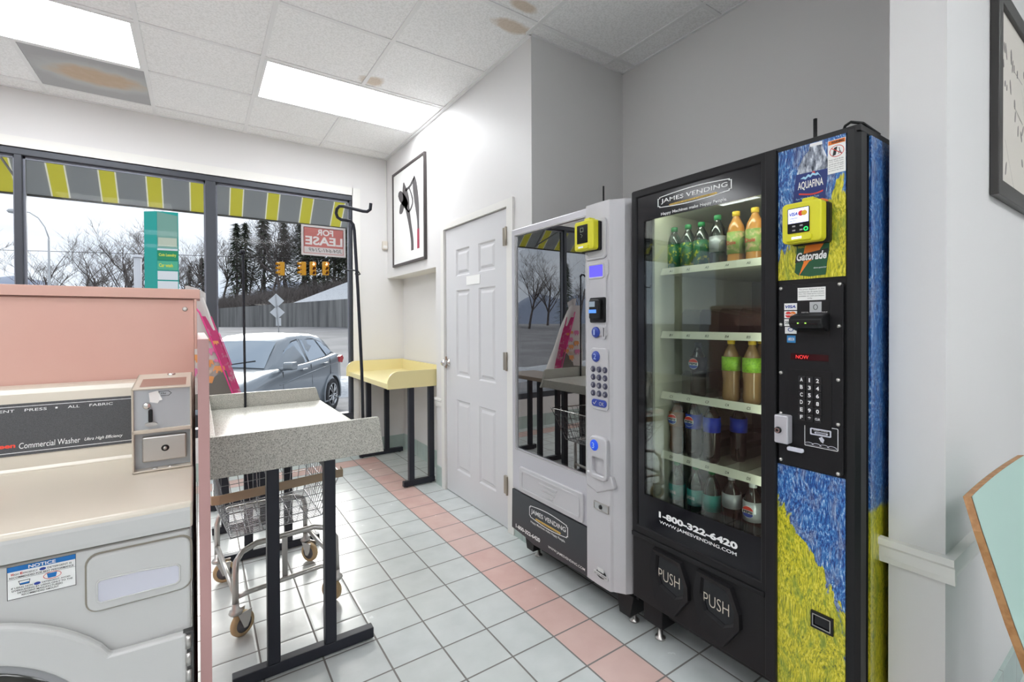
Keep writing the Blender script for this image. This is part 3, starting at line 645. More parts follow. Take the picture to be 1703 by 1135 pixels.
# top: boundary rises to the right (y decreasing); below: falls to the right
def art_boundary(name, cut, slope): return brush_mat(name, cut, slope)
m_art_top = art_boundary('brushstroke_art_upper', 1.51+1.05*.705, 1.05)
m_art_bot = art_boundary('brushstroke_art_lower', .72-1.75*.70, -1.75)
m_art_side = brush_mat('brushstroke_art_side', .775, 0, ring=True)
def drinks_machine():
    X = FXM
    r_ = thing('drinks_vending_machine', 'tall black drinks vending machine with blue and yellow brushstroke artwork and a glass front', 'vending machine', (1.9, .92, 0))
    x0, x1, y0, y1, z0, z1 = 1.515, 2.31, .518, 1.305, .19, 1.815
    iy0, iy1, iz0, iz1 = .795, 1.262, .50, 1.76
    c = MB(); c.box(x1-.06, x1, y0, y1, z0, z1); c.box(x0, x1-.06, y0, iy0, z0, z1); c.box(x0, x1-.06, iy1, y1, z0, z1)
    c.box(x0, x1-.06, iy0, iy1, iz1, z1); c.box(x0, x1-.06, iy0, iy1, z0, iz0-.03)
    obj('cabinet', c, m_blacktex, r_)
    lin = MB().box(2.24, 2.249, iy0, iy1, iz0-.03, iz1)
    obj('back_liner', lin, mat('grey_liner', (.16, .15, .14), .5), r_)
    obj('side_liner', MB().box(x0+.002, 2.24, iy1-.012, iy1-.001, iz0-.03, iz1).box(x0+.002, 2.24, iy0+.001, iy0+.010, iz0-.03, iz1).box(x0+.002, 2.24, iy0, iy1, iz1-.012, iz1-.001), mat('cream_liner', (.62, .60, .48), .35), r_)
    obj('added_fill_lamp', MB().tube([(1.532, iy0+.04, iz1-.016), (1.532, iy1-.04, iz1-.016)], .010, 10), emis('cooler_fill_light', (.95, 1, .9), 14), r_)  # added fill tube, hidden behind the printed band, brightens the bottles
    obj('added_fill_lamp', MB().tube([(1.535, iy0+.006, .56), (1.535, iy0+.006, 1.70)], .008, 10), bpy.data.materials['cooler_fill_light'], r_)  # second added tube, out of sight behind the hinge post, fills the lower shelves
    obj('side_artwork', MB().prism([(1.52, .13+.06), (2.31, .19), (2.31, 1.815), (1.52, 1.815)], 'y', .512, .5175), m_art_side, r_)
    # door with window
    obj('door_frame', MB().ring(rect(.765, 1.312, .456, 1.832), rect(.781, 1.285, .490, 1.802), 'x', X, X+.055), m_blacktex, r_, bevel=.005)
    obj('door_gasket', MB().ring(rect(.770, 1.300, .46, 1.82), rect(.79, 1.262, .50, 1.76), 'x', X+.055, X+.064), m_black, r_)
    gl = obj('glass', B(X+.008, X+.013, .781, 1.285, .490, 1.802), m_coldglass, r_)
    pb = MB()
    pb.box(X+.006, X+.008, .781, 1.285, 1.705, 1.802); pb.box(X+.006, X+.008, .781, 1.285, .490, .621); pb.box(X+.006, X+.008, 1.252, 1.285, .621, 1.705)
    obj('printed_border', pb, m_blackgloss, gl)
    XG = X+.0055
    brand_plate('plate', 1.183, .880, 1.762, .056, XG, r_, m_white_text, m_gold)
    obj('slogan_lettering', tX('Happy Machines make Happy People.', 1.168, 1.708, .272, .014, XG, bold=.015), m_white_text, r_, recalc=False)
    obj('phone_lettering', tX('1-800-322-6420', 1.181, .553, .320, .024, XG, bold=.045), m_white_text, r_, recalc=False)
    obj('web_lettering', tX('WWW.JAMESVENDING.COM', 1.178, .528, .314, .015, XG, bold=.012), m_white_text, r_, recalc=False)
    obj('hinge_post', MB().prism(rrect(.730, .764, .20, 1.828, .006), 'x', X-.010, X+.05), m_blacktex, r_, bevel=.004)
    obj('frame_edge', MB().prism([(X, .545), (X+.06, .545), (X+.06, .519), (X+.045, .514), (X+.015, .516), (X+.002, .526)], 'z', .19, 1.828), m_black, r_, bevel=.002)
    obj('top_trim', B(X+.004, 2.30, .514, 1.31, 1.815, 1.834), m_black, r_, bevel=.003)
    # control side
    obj('service_door', B(X+.006, X+.06, .546, .732, .19, 1.828), m_black, r_)
    at = obj('upper_artwork', B(X+.002, X+.006, .548, .728, 1.430, 1.818), m_art_top, r_)
    obj('lower_artwork', B(X+.002, X+.006, .548, .730, .195, .874), m_art_bot, r_)
    XA = X+.002
    # pictured water bottle on the artwork
    def P2(pts, m, nm, par, dx_=.0006, lbl=None): obj(nm, MB().prism(pts, 'x', XA-dx_, XA-dx_+.0004), m, par, lbl)
    yc = .640
    m_clear = mat('pictured_bottle', (.22, .25, .31), .3); k = NT(m_clear); P, _ = k.pos()
    k.l(k.ramp(k.noise(P, 60, 4, .6, (1, 1.4, .5)), (.35, (.03, .04, .06)), (.5, (.28, .31, .38)), (.62, (.72, .76, .82))), k.b.inputs['Base Color'])
    yl = .612   # right side of the shoulder
    P2([(.640, 1.815), (.606, 1.813), (.606, 1.800), (.600, 1.785), (.593, 1.765), (.590, 1.735), (.674, 1.737), (.668, 1.762), (.655, 1.785), (.642, 1.798)], m_clear, 'pictured_bottle', at)
    P2([(.638, 1.8165), (.606, 1.8155), (.606, 1.806), (.638, 1.808)], m_white_text, 'pictured_cap', at, .0010)
    lb = [(.676, 1.737), (.592, 1.734), (.594, 1.70), (.600, 1.64), (.686, 1.64), (.682, 1.69)]
    m_navy = mat('navy_label', (.012, .03, .17), .35)
    P2(lb, m_navy, 'pictured_label', at, .0010)
    P2([(.664, 1.722), (.655, 1.727), (.650, 1.724), (.643, 1.731), (.637, 1.727), (.631, 1.733), (.624, 1.728), (.618, 1.731), (.608, 1.714), (.616, 1.724), (.622, 1.722), (.631, 1.726), (.637, 1.720), (.643, 1.724), (.650, 1.717), (.655, 1.720)], mat('peak_blue', (.35, .62, .82), .4), 'mountain_mark', at, .0013)
    P2(circ(.629, 1.7315, .0045, 14), m_red, 'sun_mark', at, .0012)
    obj('pictured_lettering', tX('AQUAFINA', .671, 1.687, .068, .026, XA-.0012, bold=.02), m_white_text, at, recalc=False)
    sw = [(.668-.064*i/12, 1.679-.004*sin(pi*i/12)+.002*cos(i/3)) for i in range(13)]
    P2(sw+[(a, b_-.0045) for a, b_ in reversed(sw)], m_red, 'red_swoosh', at, .0013)
    obj('small_lettering', tX('Pure Water  Perfect Taste', .676, 1.661, .062, .006, XA-.0012), bpy.data.materials['peak_blue'], at, recalc=False)
    P2([(.650, 1.652), (.606, 1.654), (.592, 1.648), (.590, 1.640), (.60, 1.628), (.640, 1.63)], m_orange, 'orange_cap_mark', at, .0014)
    # sports drink label
    m_dkgreen = mat('label_green', (.012, .085, .035), .4)
    P2([(.674, 1.530), (.587, 1.532), (.588, 1.505), (.594, 1.470), (.597, 1.438), (.640, 1.436), (.670, 1.442), (.680, 1.450), (.677, 1.480)], m_dkgreen, 'pictured_sports_label', at, .0010)
    P2([(.650, 1.531), (.598, 1.533), (.612, 1.510), (.612, 1.500), (.634, 1.482), (.640, 1.480), (.668, 1.440), (.655, 1.478), (.660, 1.492), (.655, 1.505)], m_orange, 'lightning_bolt', at, .0013)
    P2([(.679, 1.478), (.676, 1.500), (.590, 1.512), (.592, 1.490)], m_ink, 'wordmark_shadow', at, .0015)
    obj('sports_lettering', tX('Gatorade', .674, 1.483, .080, .024, XA-.0018, bold=.03, shear=.2), m_white_text, at, recalc=False)
    obj('flavour_lettering', tX('FIERCE', .670, 1.520, .022, .006, XA-.0013), m_yellowp, at, recalc=False)
    obj('volume_lettering', tX('thirst quencher', .628, 1.456, .034, .006, XA-.0013, shear=.2), m_white_text, at, recalc=False)
    # warning sticker
    ws = obj('warning_sticker', B(XA-.0012, XA-.0002, .543+.005, .592, 1.716, 1.808), m_paper, r_)
    obj('orange_header', B(XA-.0016, XA-.0012, .549, .5905, 1.796, 1.807), m_orange, ws)
    obj('warning_lettering', tX('WARNING', .583, 1.798, .031, .007, XA-.0017, bold=.03), m_ink, ws, recalc=False)
    obj('prohibition_ring', MB().ring(ell(.5695, 1.776, .018, .016), ell(.5695, 1.776, .0165, .0145), 'x', XA-.0017, XA-.0012).prism([(.583, 1.785), (.5815, 1.7865), (.5562, 1.767), (.5575, 1.7655)], 'x', XA-.0018, XA-.0013), m_red, ws)
    obj('tilting_machine', MB().prism([(.576, 1.786), (.568, 1.788), (.572, 1.766), (.580, 1.764)], 'x', XA-.0017, XA-.0012), m_ink, ws)
    obj('figure_mark', MB().tube([(XA-.0014, .564, 1.784), (XA-.0014, .562, 1.776), (XA-.0014, .565, 1.767)], .0008, 5).tube([(XA-.0014, .562, 1.776), (XA-.0014, .558, 1.767)], .0008, 5), m_ink, ws)
    for i in range(6):
        obj('fine_print', tX(['Never rock or tilt this', 'machine. Vending machine', 'can fall over and cause', 'serious injury or death', 'Machine will not dispense', 'product for free'][i], .589, 1.752-.006*i, .036, .0038, XA-.0013), m_ink, ws, recalc=False)
    # selector plate
    sp = obj('selector_plate', MB().prism(rrect(.551, .724, .877, 1.415, .012), 'x', X-.004, X+.006), m_blacktex, r_, bevel=.002)
    XP = X-.004
    for y, z in ((.717, 1.405), (.560, 1.408), (.717, 1.297), (.562, 1.293), (.717, 1.152), (.563, 1.145), (.563, 1.022), (.717, .890), (.563, .886), (.717, 1.03)):
        obj('rivet', MB().lathe([(.0001, -.004), (.004, -.0035), (.006, 0), (.0001, 0)], (XP, y, z), 'x', 12), m_steel, sp)
    no = obj('notice', B(XP-.001, XP, .595, .669, 1.367, 1.404), m_paper, sp)
    for i, s_ in enumerate(('The prices displayed on this', 'machine are 10 cents lower', 'than the retail price and are', 'available on cash purchases', 'only.')):
        obj('notice_line', tX(s_, .666 if i < 4 else .642, 1.3965-.0065*i, .068 if i < 4 else .014, .0042, XP-.001), m_ink, no, recalc=False)
    def sticker(nm, a, b_, z_, h, c_, word, wc_, bold=.02, **kw):
        s_ = obj(nm, B(XP-.001, XP, b_, a, z_-h/2, z_+h/2), c_, sp)
        if word: obj('lettering', tX(word, a-.003, z_-h*.22, (a-b_)-.006, h*.44, XP-.001, bold=bold, **kw), wc_, s_, recalc=False)
        return s_
    sticker('card_sticker', .707, .671, 1.350, .020, m_paper, 'VISA', m_blue, .04, shear=.2)
    s_ = sticker('card_sticker', .707, .671, 1.3265, .021, m_paper, None, None)
    obj('red_circle', MB().prism(circ(.695, 1.3265, .009), 'x', XP-.0014, XP-.001), m_cardred, s_)
    obj('orange_circle', MB().prism(circ(.682, 1.3265, .009), 'x', XP-.0016, XP-.001), m_orange, s_)
    obj('lettering', tX('MasterCard', .704, 1.324, .030, .006, XP-.0017, bold=.02), m_white_text, s_, recalc=False)
    s_ = sticker('card_sticker', .707, .671, 1.303, .021, m_paper, 'DISCOVER', m_ink)
    s_ = sticker('card_sticker', .705, .672, 1.280, .020, m_paper, None, None)
    obj('blue_ring', MB().ring(ell(.6885, 1.282, .008, .006), ell(.6885, 1.282, .006, .0043), 'x', XP-.0014, XP-.001), m_blue, s_)
    sticker('card_sticker', .699, .675, 1.254, .021, mat('card_blue', (.03, .22, .5), .4), 'AMERICAN', m_white_text)
    # bill reader
    rec = obj('reader_recess', MB().prism(rrect(.584, .666, 1.262, 1.368, .003), 'x', XP-.0008, XP), m_black, sp)
    br = obj('bill_reader', MB().prism([(XP, 1.330), (XP-.016, 1.328), (XP-.040, 1.322), (XP-.050, 1.314), (XP-.050, 1.300), (XP-.042, 1.288), (XP-.012, 1.279), (XP, 1.279)], 'y', .584, .672), m_black, sp, bevel=.004)
    # prism along y takes (x, z)
    obj('bill_slot', B(XP-.0512, XP-.049, .595, .662, 1.2975, 1.3015), m_blackgloss, br)
    for y in (.645, .625): obj('green_light', B(XP-.0520, XP-.051, y-.002, y+.002, 1.300, 1.303), emis('green_pin', (.4, .9, .1), 1), br)
    bp = obj('bill_picture', B(XP-.0015, XP-.0008, .605, .636, 1.332, 1.362), mat('bill_grey', (.48, .49, .50), .5), sp)
    obj('portrait_mark', MB().ring(ell(.6205, 1.347, .006, .008), ell(.6205, 1.347, .0045, .0065), 'x', XP-.0018, XP-.0015), m_ink, bp)
    obj('left_caption', tX('INSERT BILL', .658, 1.331, .020, .003, XP-.0009), m_white_text, sp, recalc=False)
    obj('right_caption', tX('FACE UP', .604, 1.331, .014, .003, XP-.0009), m_white_text, sp, recalc=False)
    # price display
    dp = obj('display_window', B(XP-.0015, XP, .587, .688, 1.194, 1.212), mat('display_dark', (.035, .006, .008), .15), sp)
    obj('display_lettering', tX('NOW', .673, 1.1975, .034, .0105, XP-.0016, bold=-.02), emis('led_red', (1, .05, .05), 1.6), dp, recalc=False)
    # key pad
    kp = obj('keypad_plate', MB().prism(rrect(.579, .695, 1.005, 1.165, .003), 'x', XP-.0012, XP), m_black, sp)
    m_key = mat('key_black', (.016, .016, .018), .3)
    rows_ = ('A12', 'B34', 'C56', 'D78', 'E90', 'F*R')
    for j, rw in enumerate(rows_):
        for i, ch in enumerate(rw):
            y = .6565-.0215*i; z = 1.1375-.0218*j
            k_ = obj('key', MB().prism(rrect(y-.0095, y+.0095, z-.0098, z+.0098, .002, 2), 'x', XP-.0045, XP-.001), m_key, kp, bevel=.001)
            s_, ww, hh = (('CLR', .0135, .0065) if ch == 'R' else (ch, .0035 if ch == '1' else .0078, .0115 if ch != '*' else .008))
            obj('key_symbol', tX(s_, y+ww/2, z-hh/2, ww, hh, XP-.0046, bold=.03), m_white_text, k_, recalc=False) if False else obj('key_symbol', tX(s_, y+ww/2, z-hh/2, ww, hh, XP-.0046, bold=.03), m_white_text, kp, recalc=False)
    lk = obj('lock_housing', MB().prism(rrect(.683, .723, .945, 1.029, .005), 'x', XP-.030, XP), m_silver2, sp, bevel=.004)
    obj('lock_cylinder', MB().lathe([(.0001, -.006), (.009, -.006), (.010, 0), (.0001, 0)], (XP-.030, .710, .984), 'x', 18), m_black, sp)
    obj('key_ring_face', MB().ring(circ(.710, .984, .0075), circ(.710, .984, .004), 'x', XP-.0375, XP-.036), m_chrome, sp)
    cr_ = obj('coin_return_lever', MB().prism(rrect(.646, .691, .926, .938, .005), 'x', XP-.020, XP-.010), m_lilac, sp, bevel=.002)
    obj('lever_pivot', MB().tube([(XP-.012, .672, .932), (XP, .672, .932)], .006, 10), m_black, sp)
    fb = obj('coin_picture', MB().ring(rrect(.563, .650, .947, 1.010, .003), rrect(.5645, .6485, .9485, 1.0085, .002), 'x', XP-.0008, XP), m_white_text, sp)
    obj('coin_slot_frame', MB().ring(rrect(.580, .634, .982, 1.001, .003), rrect(.583, .631, .985, .998, .002), 'x', XP-.003, XP), m_lilac, sp)
    obj('coin_slot', MB().prism(rrect(.588, .622, .987, .992, .002), 'x', XP-.0035, XP-.001), m_lilac, sp)
    obj('slot_gap', B(XP-.004, XP-.0035, .592, .618, .9885, .9905), m_black, sp)
    obj('coin_caption', tX('INSERT COINS', .625, .9945, .036, .003, XP-.001), m_white_text, sp, recalc=False)
    wv = MB()
    for q in range(4):
        c0 = .638-.020*q
        wv.ring([(c0+.012*cos(pi*i/10), .9525+.006*sin(pi*i/10)) for i in range(11)]+[(c0-.012, .9515), (c0+.012, .9515)], [(c0+.011*cos(pi*i/10), .9522+.005*sin(pi*i/10)) for i in range(11)]+[(c0-.011, .9518), (c0+.011, .9518)], 'x', XP-.0008, XP)
    obj('wave_marks', wv, m_lilac, sp)
    obj('splash_mark', MB().prism([(.604, .980), (.598, .972), (.601, .962), (.607, .966), (.612, .975)], 'x', XP-.0008, XP), m_lilac, sp)
    # refund cup in lower artwork
    rc = obj('refund_cup', MB().ring(rect(.576, .634, .426, .475), rect(.583, .628, .434, .467), 'x', X-.004, X+.006), m_black, r_, bevel=.001)
    obj('cup_rim', MB().ring(rect(.582, .629, .433, .468), rect(.584, .627, .435, .466), 'x', X-.005, X-.003), m_steel, rc)
    obj('cup_inside', B(X+.0010, X+.0018, .583, .628, .434, .467), m_blackgloss, rc)
    # delivery panel with two hexagonal push doors
    dpz = obj('delivery_panel', B(X+.004, X+.07, .768, 1.312, .190, .456), m_blacktex, r_, bevel=.004)
    obj('panel_ledge', B(X-.004, X+.05, .768, 1.312, .440, .458), m_blacktex, r_, bevel=.003)
    for yc_ in (1.130, .935):
        out = [(yc_+.072, .430), (yc_+.086, .345), (yc_+.062, .235), (yc_-.032, .212), (yc_-.092, .300), (yc_-.090, .350), (yc_-.058, .425)]
        inn = [(yc_+.055, .412), (yc_+.060, .350), (yc_+.040, .296), (yc_-.030, .276), (yc_-.066, .298), (yc_-.070, .345), (yc_-.044, .405)]
        inn2 = [(yc_+.050, .405), (yc_+.055, .350), (yc_+.037, .302), (yc_-.030, .283), (yc_-.060, .303), (yc_-.064, .345), (yc_-.040, .398)]
        m_ = MB(); Lx = [(out, X+.004), ([(a*.97+yc_*.03, b_*.97+.325*.03) for a, b_ in out], X-.012), (inn, X-.008), (inn2, X+.003)]
        v = [(x, a, b_) for L_, x in Lx for a, b_ in L_]; f = []
        for i in range(3):
            for j in range(7): f.append((i*7+j, i*7+(j+1) % 7, i*7+7+(j+1) % 7, i*7+7+j))
        m_.add(v, f)
        hx = obj('push_door_surround', m_, m_blacktex, r_)
        obj('push_flap', MB().prism([(a, b_) for a, b_ in inn2], 'x', X+.0025, X+.0035), m_blackgloss, hx)
        obj('push_lettering', tX('PUSH', yc_+.050, .318, .096, .042, X+.002, bold=-.01), mat('push_ivory', (.55, .50, .42), .5) if yc_ > 1 else bpy.data.materials['push_ivory'], hx, recalc=False)
    for y in (1.26, .60):
        lg = obj('leg_bracket', B(X+.06, X+.20, y-.05, y+.045, .075, .19), m_blacktex, r_, bevel=.003)
        obj('leveling_foot', leveling_foot(y, X+.11), m_steel, lg)
    obj('base_rail', B(X+.10, 2.28, .55, 1.28, .11, .19), m_black, r_)
    obj('antenna', MB().tube([(1.62, .697, 1.83), (1.62, .697, 1.95)], .006, 8), m_black, r_)
    obj('top_cable', MB().tube([(1.50, .575, 1.836), (1.48, .560, 1.848), (1.475, .545, 1.852), (1.50, .525, 1.848), (1.6, .52, 1.838)], .004, 6), m_black, r_)
    # shelves
    ml, mr_ = 1.245, .805
    for n_, (zz, L_) in enumerate(((1.525, 'A'), (1.270, 'B'), (1.025, 'C'), (.783, 'D'))):
        s_ = obj('shelf', B(1.56, 2.23, iy0+.012, iy1-.014, zz-.028, zz-.018), mat('shelf_cream', (.50, .47, .38), .4) if n_ == 0 else bpy.data.materials['shelf_cream'], r_)
        obj('shelf_lip', MB().prism([(1.548, zz-.030), (1.552, zz-.030), (1.566, zz-.004), (1.562, zz-.002)], 'y', iy0+.012, iy1-.014), mat('lip_cream', (.66, .63, .52), .4) if n_ == 0 else bpy.data.materials['lip_cream'], r_)
        for q in range(5):
            y = 1.205-.080*q
            obj('selection_mark', text_mb('%s%d' % (L_, q+1), (1.5505, y, zz-.022), (0, -1, 0), (.45, 0, .9), .014, .010, bold=.01), m_ink, s_, recalc=False)
            yd = 1.165-.080*q
            if q < 5: obj('divider', MB().prism([(1.575, zz-.018), (2.10, zz-.018), (2.10, zz+.05), (1.75, zz+.085), (1.60, zz+.085), (1.580, zz+.07)], 'y', yd-.0015, yd+.0015), m_acrylic, r_)
    return r_
drinks_machine()
card_reader('card_reader', 'yellow card reader with a lit screen on the drinks vending machine', .693, .588, 1.530, 1.645, FXM+.002, True)
# ------------------------------------------------------------------ bottles
m_cola = mat('cola_bottle', (.020, .010, .008), .08, coat=.5)
m_waterb = glassmat('clear_bottle', (.62, .74, .70), 1.2, .03, .05)
def bottle_mb(x, y, z, h, r, neck=.011):
    pf = [(.0001, 0), (r*.75, 0), (r*.96, .012*h/.2), (r, .10*h), (r*.93, .30*h), (r*.93, .36*h), (r, .42*h), (r, .62*h), (r*.85, .74*h), (r*.5, .85*h), (neck, .90*h), (neck, .925*h), (.0001, .925*h)]
    return MB().lathe(pf, (x, y, z), 'z', 20)
def bottle(x, y, z, h, r, body, capm, labm, label, l0=.40, l1=.64, globe=False, word=None, wordm=None, group='drinks bottles in the cooler', drink=None):
    r_ = thing('drink_bottle', label, 'bottle', (x, y, z), group)
    obj('bottle', bottle_mb(x, y, z, h, r), body, r_)
    obj('cap', MB().lathe([(.0001, 0), (.0135, 0), (.0135, .016), (.012, .018), (.0001, .018)], (x, y, z+h*.915), 'z', 16), capm, r_)
    if labm:
        lb = obj('label', MB().lathe([(r+.0003, l0*h), (r+.0008, l0*h), (r+.0008, l1*h), (r+.0003, l1*h)], (x, y, z), 'z', 24), labm, r_)
        zc = z+h*(l0+l1)/2; X = x-r-.0015
        if globe:
            cc = .019
            up_ = [(y+cc*cos(pi*i/12), zc+cc*sin(pi*i/12)) for i in range(13)]
            obj('emblem', MB().prism(circ(y, zc, cc+.002), 'x', X, X+.0006), m_white_text, lb)
            obj('emblem_top', MB().prism([(a, zc+.006+(b_-zc)*.68) for a, b_ in up_], 'x', X-.0006, X), mat('emblem_red', (.7, .05, .03), .4) if 'emblem_red' not in bpy.data.materials else bpy.data.materials['emblem_red'], lb)
            obj('emblem_base', MB().prism([(a, zc-.006-(b_-zc)*.68) for a, b_ in up_], 'x', X-.0006, X), m_blue, lb)
            obj('wordmark', tX('PEPSI', y+.017, zc-.0045, .034, .009, X-.0008, bold=.05), m_ink, lb, recalc=False)
        if word: obj('wordmark', tX(word, y+.018, zc-.007, .036, .014, X-.0004, bold=.02), wordm or m_white_text, lb, recalc=False)
    return r_
ycol = [1.225, 1.145, 1.066, .986, .906]
m_lgreen = mat('lime_label', (.30, .55, .04), .4, noise=(120, (.20, .42, .03), .5, .6)); m_tea = mat('tea_drink', (.30, .17, .07), .15, coat=.4); m_ycap = mat('yellow_cap', (.80, .52, .03), .35)
m_bluelab = mat('blue_label', (.01, .04, .45), .35); m_bcap = mat('blue_cap', (.02, .05, .35), .35); m_dkcap = mat('dark_cap', (.02, .02, .03), .35)
m_graylab = mat('silver_label', (.45, .46, .48), .3, .3); m_wcap = mat('white_cap', (.75, .75, .74), .4); m_gcap = mat('green_cap', (.02, .28, .08), .35)
m_teal = mat('teal_label', (.03, .33, .30), .35); m_tealb = glassmat('green_bottle', (.35, .62, .52), 1.2, .03, .06)
m_greencan = mat('green_label', (.02, .16, .06), .35, noise=(50, (.55, .55, .05), .54, .62)); m_juice = mat('orange_juice', (.68, .30, .07), .2, coat=.4); m_jlab = mat('juice_label', (.30, .42, .10), .4, noise=(45, (.75, .55, .30), .5, .62))
m_amber = mat('amber_cola', (.12, .05, .02), .1, coat=.5)
Z = dict(A=1.508, B=1.253, C=1.008, D=.766, E=.500)
BX = 1.625
for i, y in ((0, 1.236), (1, 1.170), (2, 1.110)):
    bottle(BX, y, Z['A'], .185, .029, m_tealb, m_gcap, m_greencan, 'green soft drink bottle with yellow lettering on the top shelf, %s of its row' % ['first', 'second', 'third'][i], .12, .62)
bottle(BX, 1.040, Z['A'], .20, .030, m_waterb, m_gcap, m_graylab, 'clear bottle with a grey label on the top shelf beside the juices', .3, .6)
for i, y in enumerate((.966, .895, .832)):
    bottle(BX, y, Z['A'], .20, .031, m_juice, m_ycap, m_jlab, 'orange juice bottle on the top shelf, %s' % ['nearest the green bottles', 'middle one of the juices', 'against the right side'][i], .22, .62, word='Dole', wordm=m_red)
bottle(BX, ycol[1]-.02, Z['C'], .215, .031, m_cola, m_dkcap, mat('dark_label', (.03, .02, .03), .4), 'dark cola bottle alone in the middle of the third shelf', .50, .74, globe=True)
bottle(BX, ycol[3], Z['C'], .235, .032, m_tea, m_ycap, m_lgreen, 'tea bottle with lime label and yellow cap, left of the front pair', .50, .72)
bottle(BX, ycol[4], Z['C'], .235, .032, m_tea, m_ycap, m_lgreen, 'tea bottle with lime label and yellow cap, right of the front pair', .50, .72)
bottle(BX+.10, ycol[4]+.02, Z['C'], .235, .032, m_tea, m_ycap, m_lgreen, 'tea bottle with lime label standing behind the front pair', .50, .72)
bottle(BX, ycol[0], Z['D'], .225, .031, m_amber, m_dkcap, mat('amber_label', (.30, .12, .04), .4), 'amber cola bottle at the left of the fourth shelf', .50, .76, globe=True)
bottle(BX, ycol[1], Z['D'], .235, .032, m_cola, m_dkcap, m_bluelab, 'cola bottle with round emblem on a blue label, second on the fourth shelf', .50, .74, globe=True)
bottle(BX, ycol[2], Z['D'], .235, .032, m_cola, m_bcap, m_bluelab, 'cola bottle with bright blue label and blue cap, third on the fourth shelf', .50, .74)
bottle(BX+.10, ycol[3]+.03, Z['D'], .225, .031, m_cola, m_dkcap, m_bluelab, 'cola bottle standing further back on the fourth shelf', .50, .74)
bottle(BX, 1.225, Z['E'], .235, .033, m_tealb, m_gcap, m_teal, 'green tinted bottle with teal label, leftmost of the bottom row', .34, .60, word='DANI')
bottle(BX, 1.137, Z['E'], .240, .033, m_tealb, m_gcap, m_teal, 'green tinted bottle with teal label, second of the bottom row', .34, .60, word='DASANI')
bottle(BX, 1.066, Z['E'], .240, .033, m_tealb, m_gcap, m_teal, 'green tinted bottle with teal label, third of the bottom row', .34, .60)
bottle(BX, .984, Z['E'], .240, .033, m_cola, m_wcap, m_graylab, 'dark soda bottle with grey label and white cap in the bottom row', .50, .72)
bottle(BX, .903, Z['E'], .235, .033, m_cola, m_wcap, m_graylab, 'diet cola bottle with silver label at the right of the bottom row', .42, .72, globe=True)
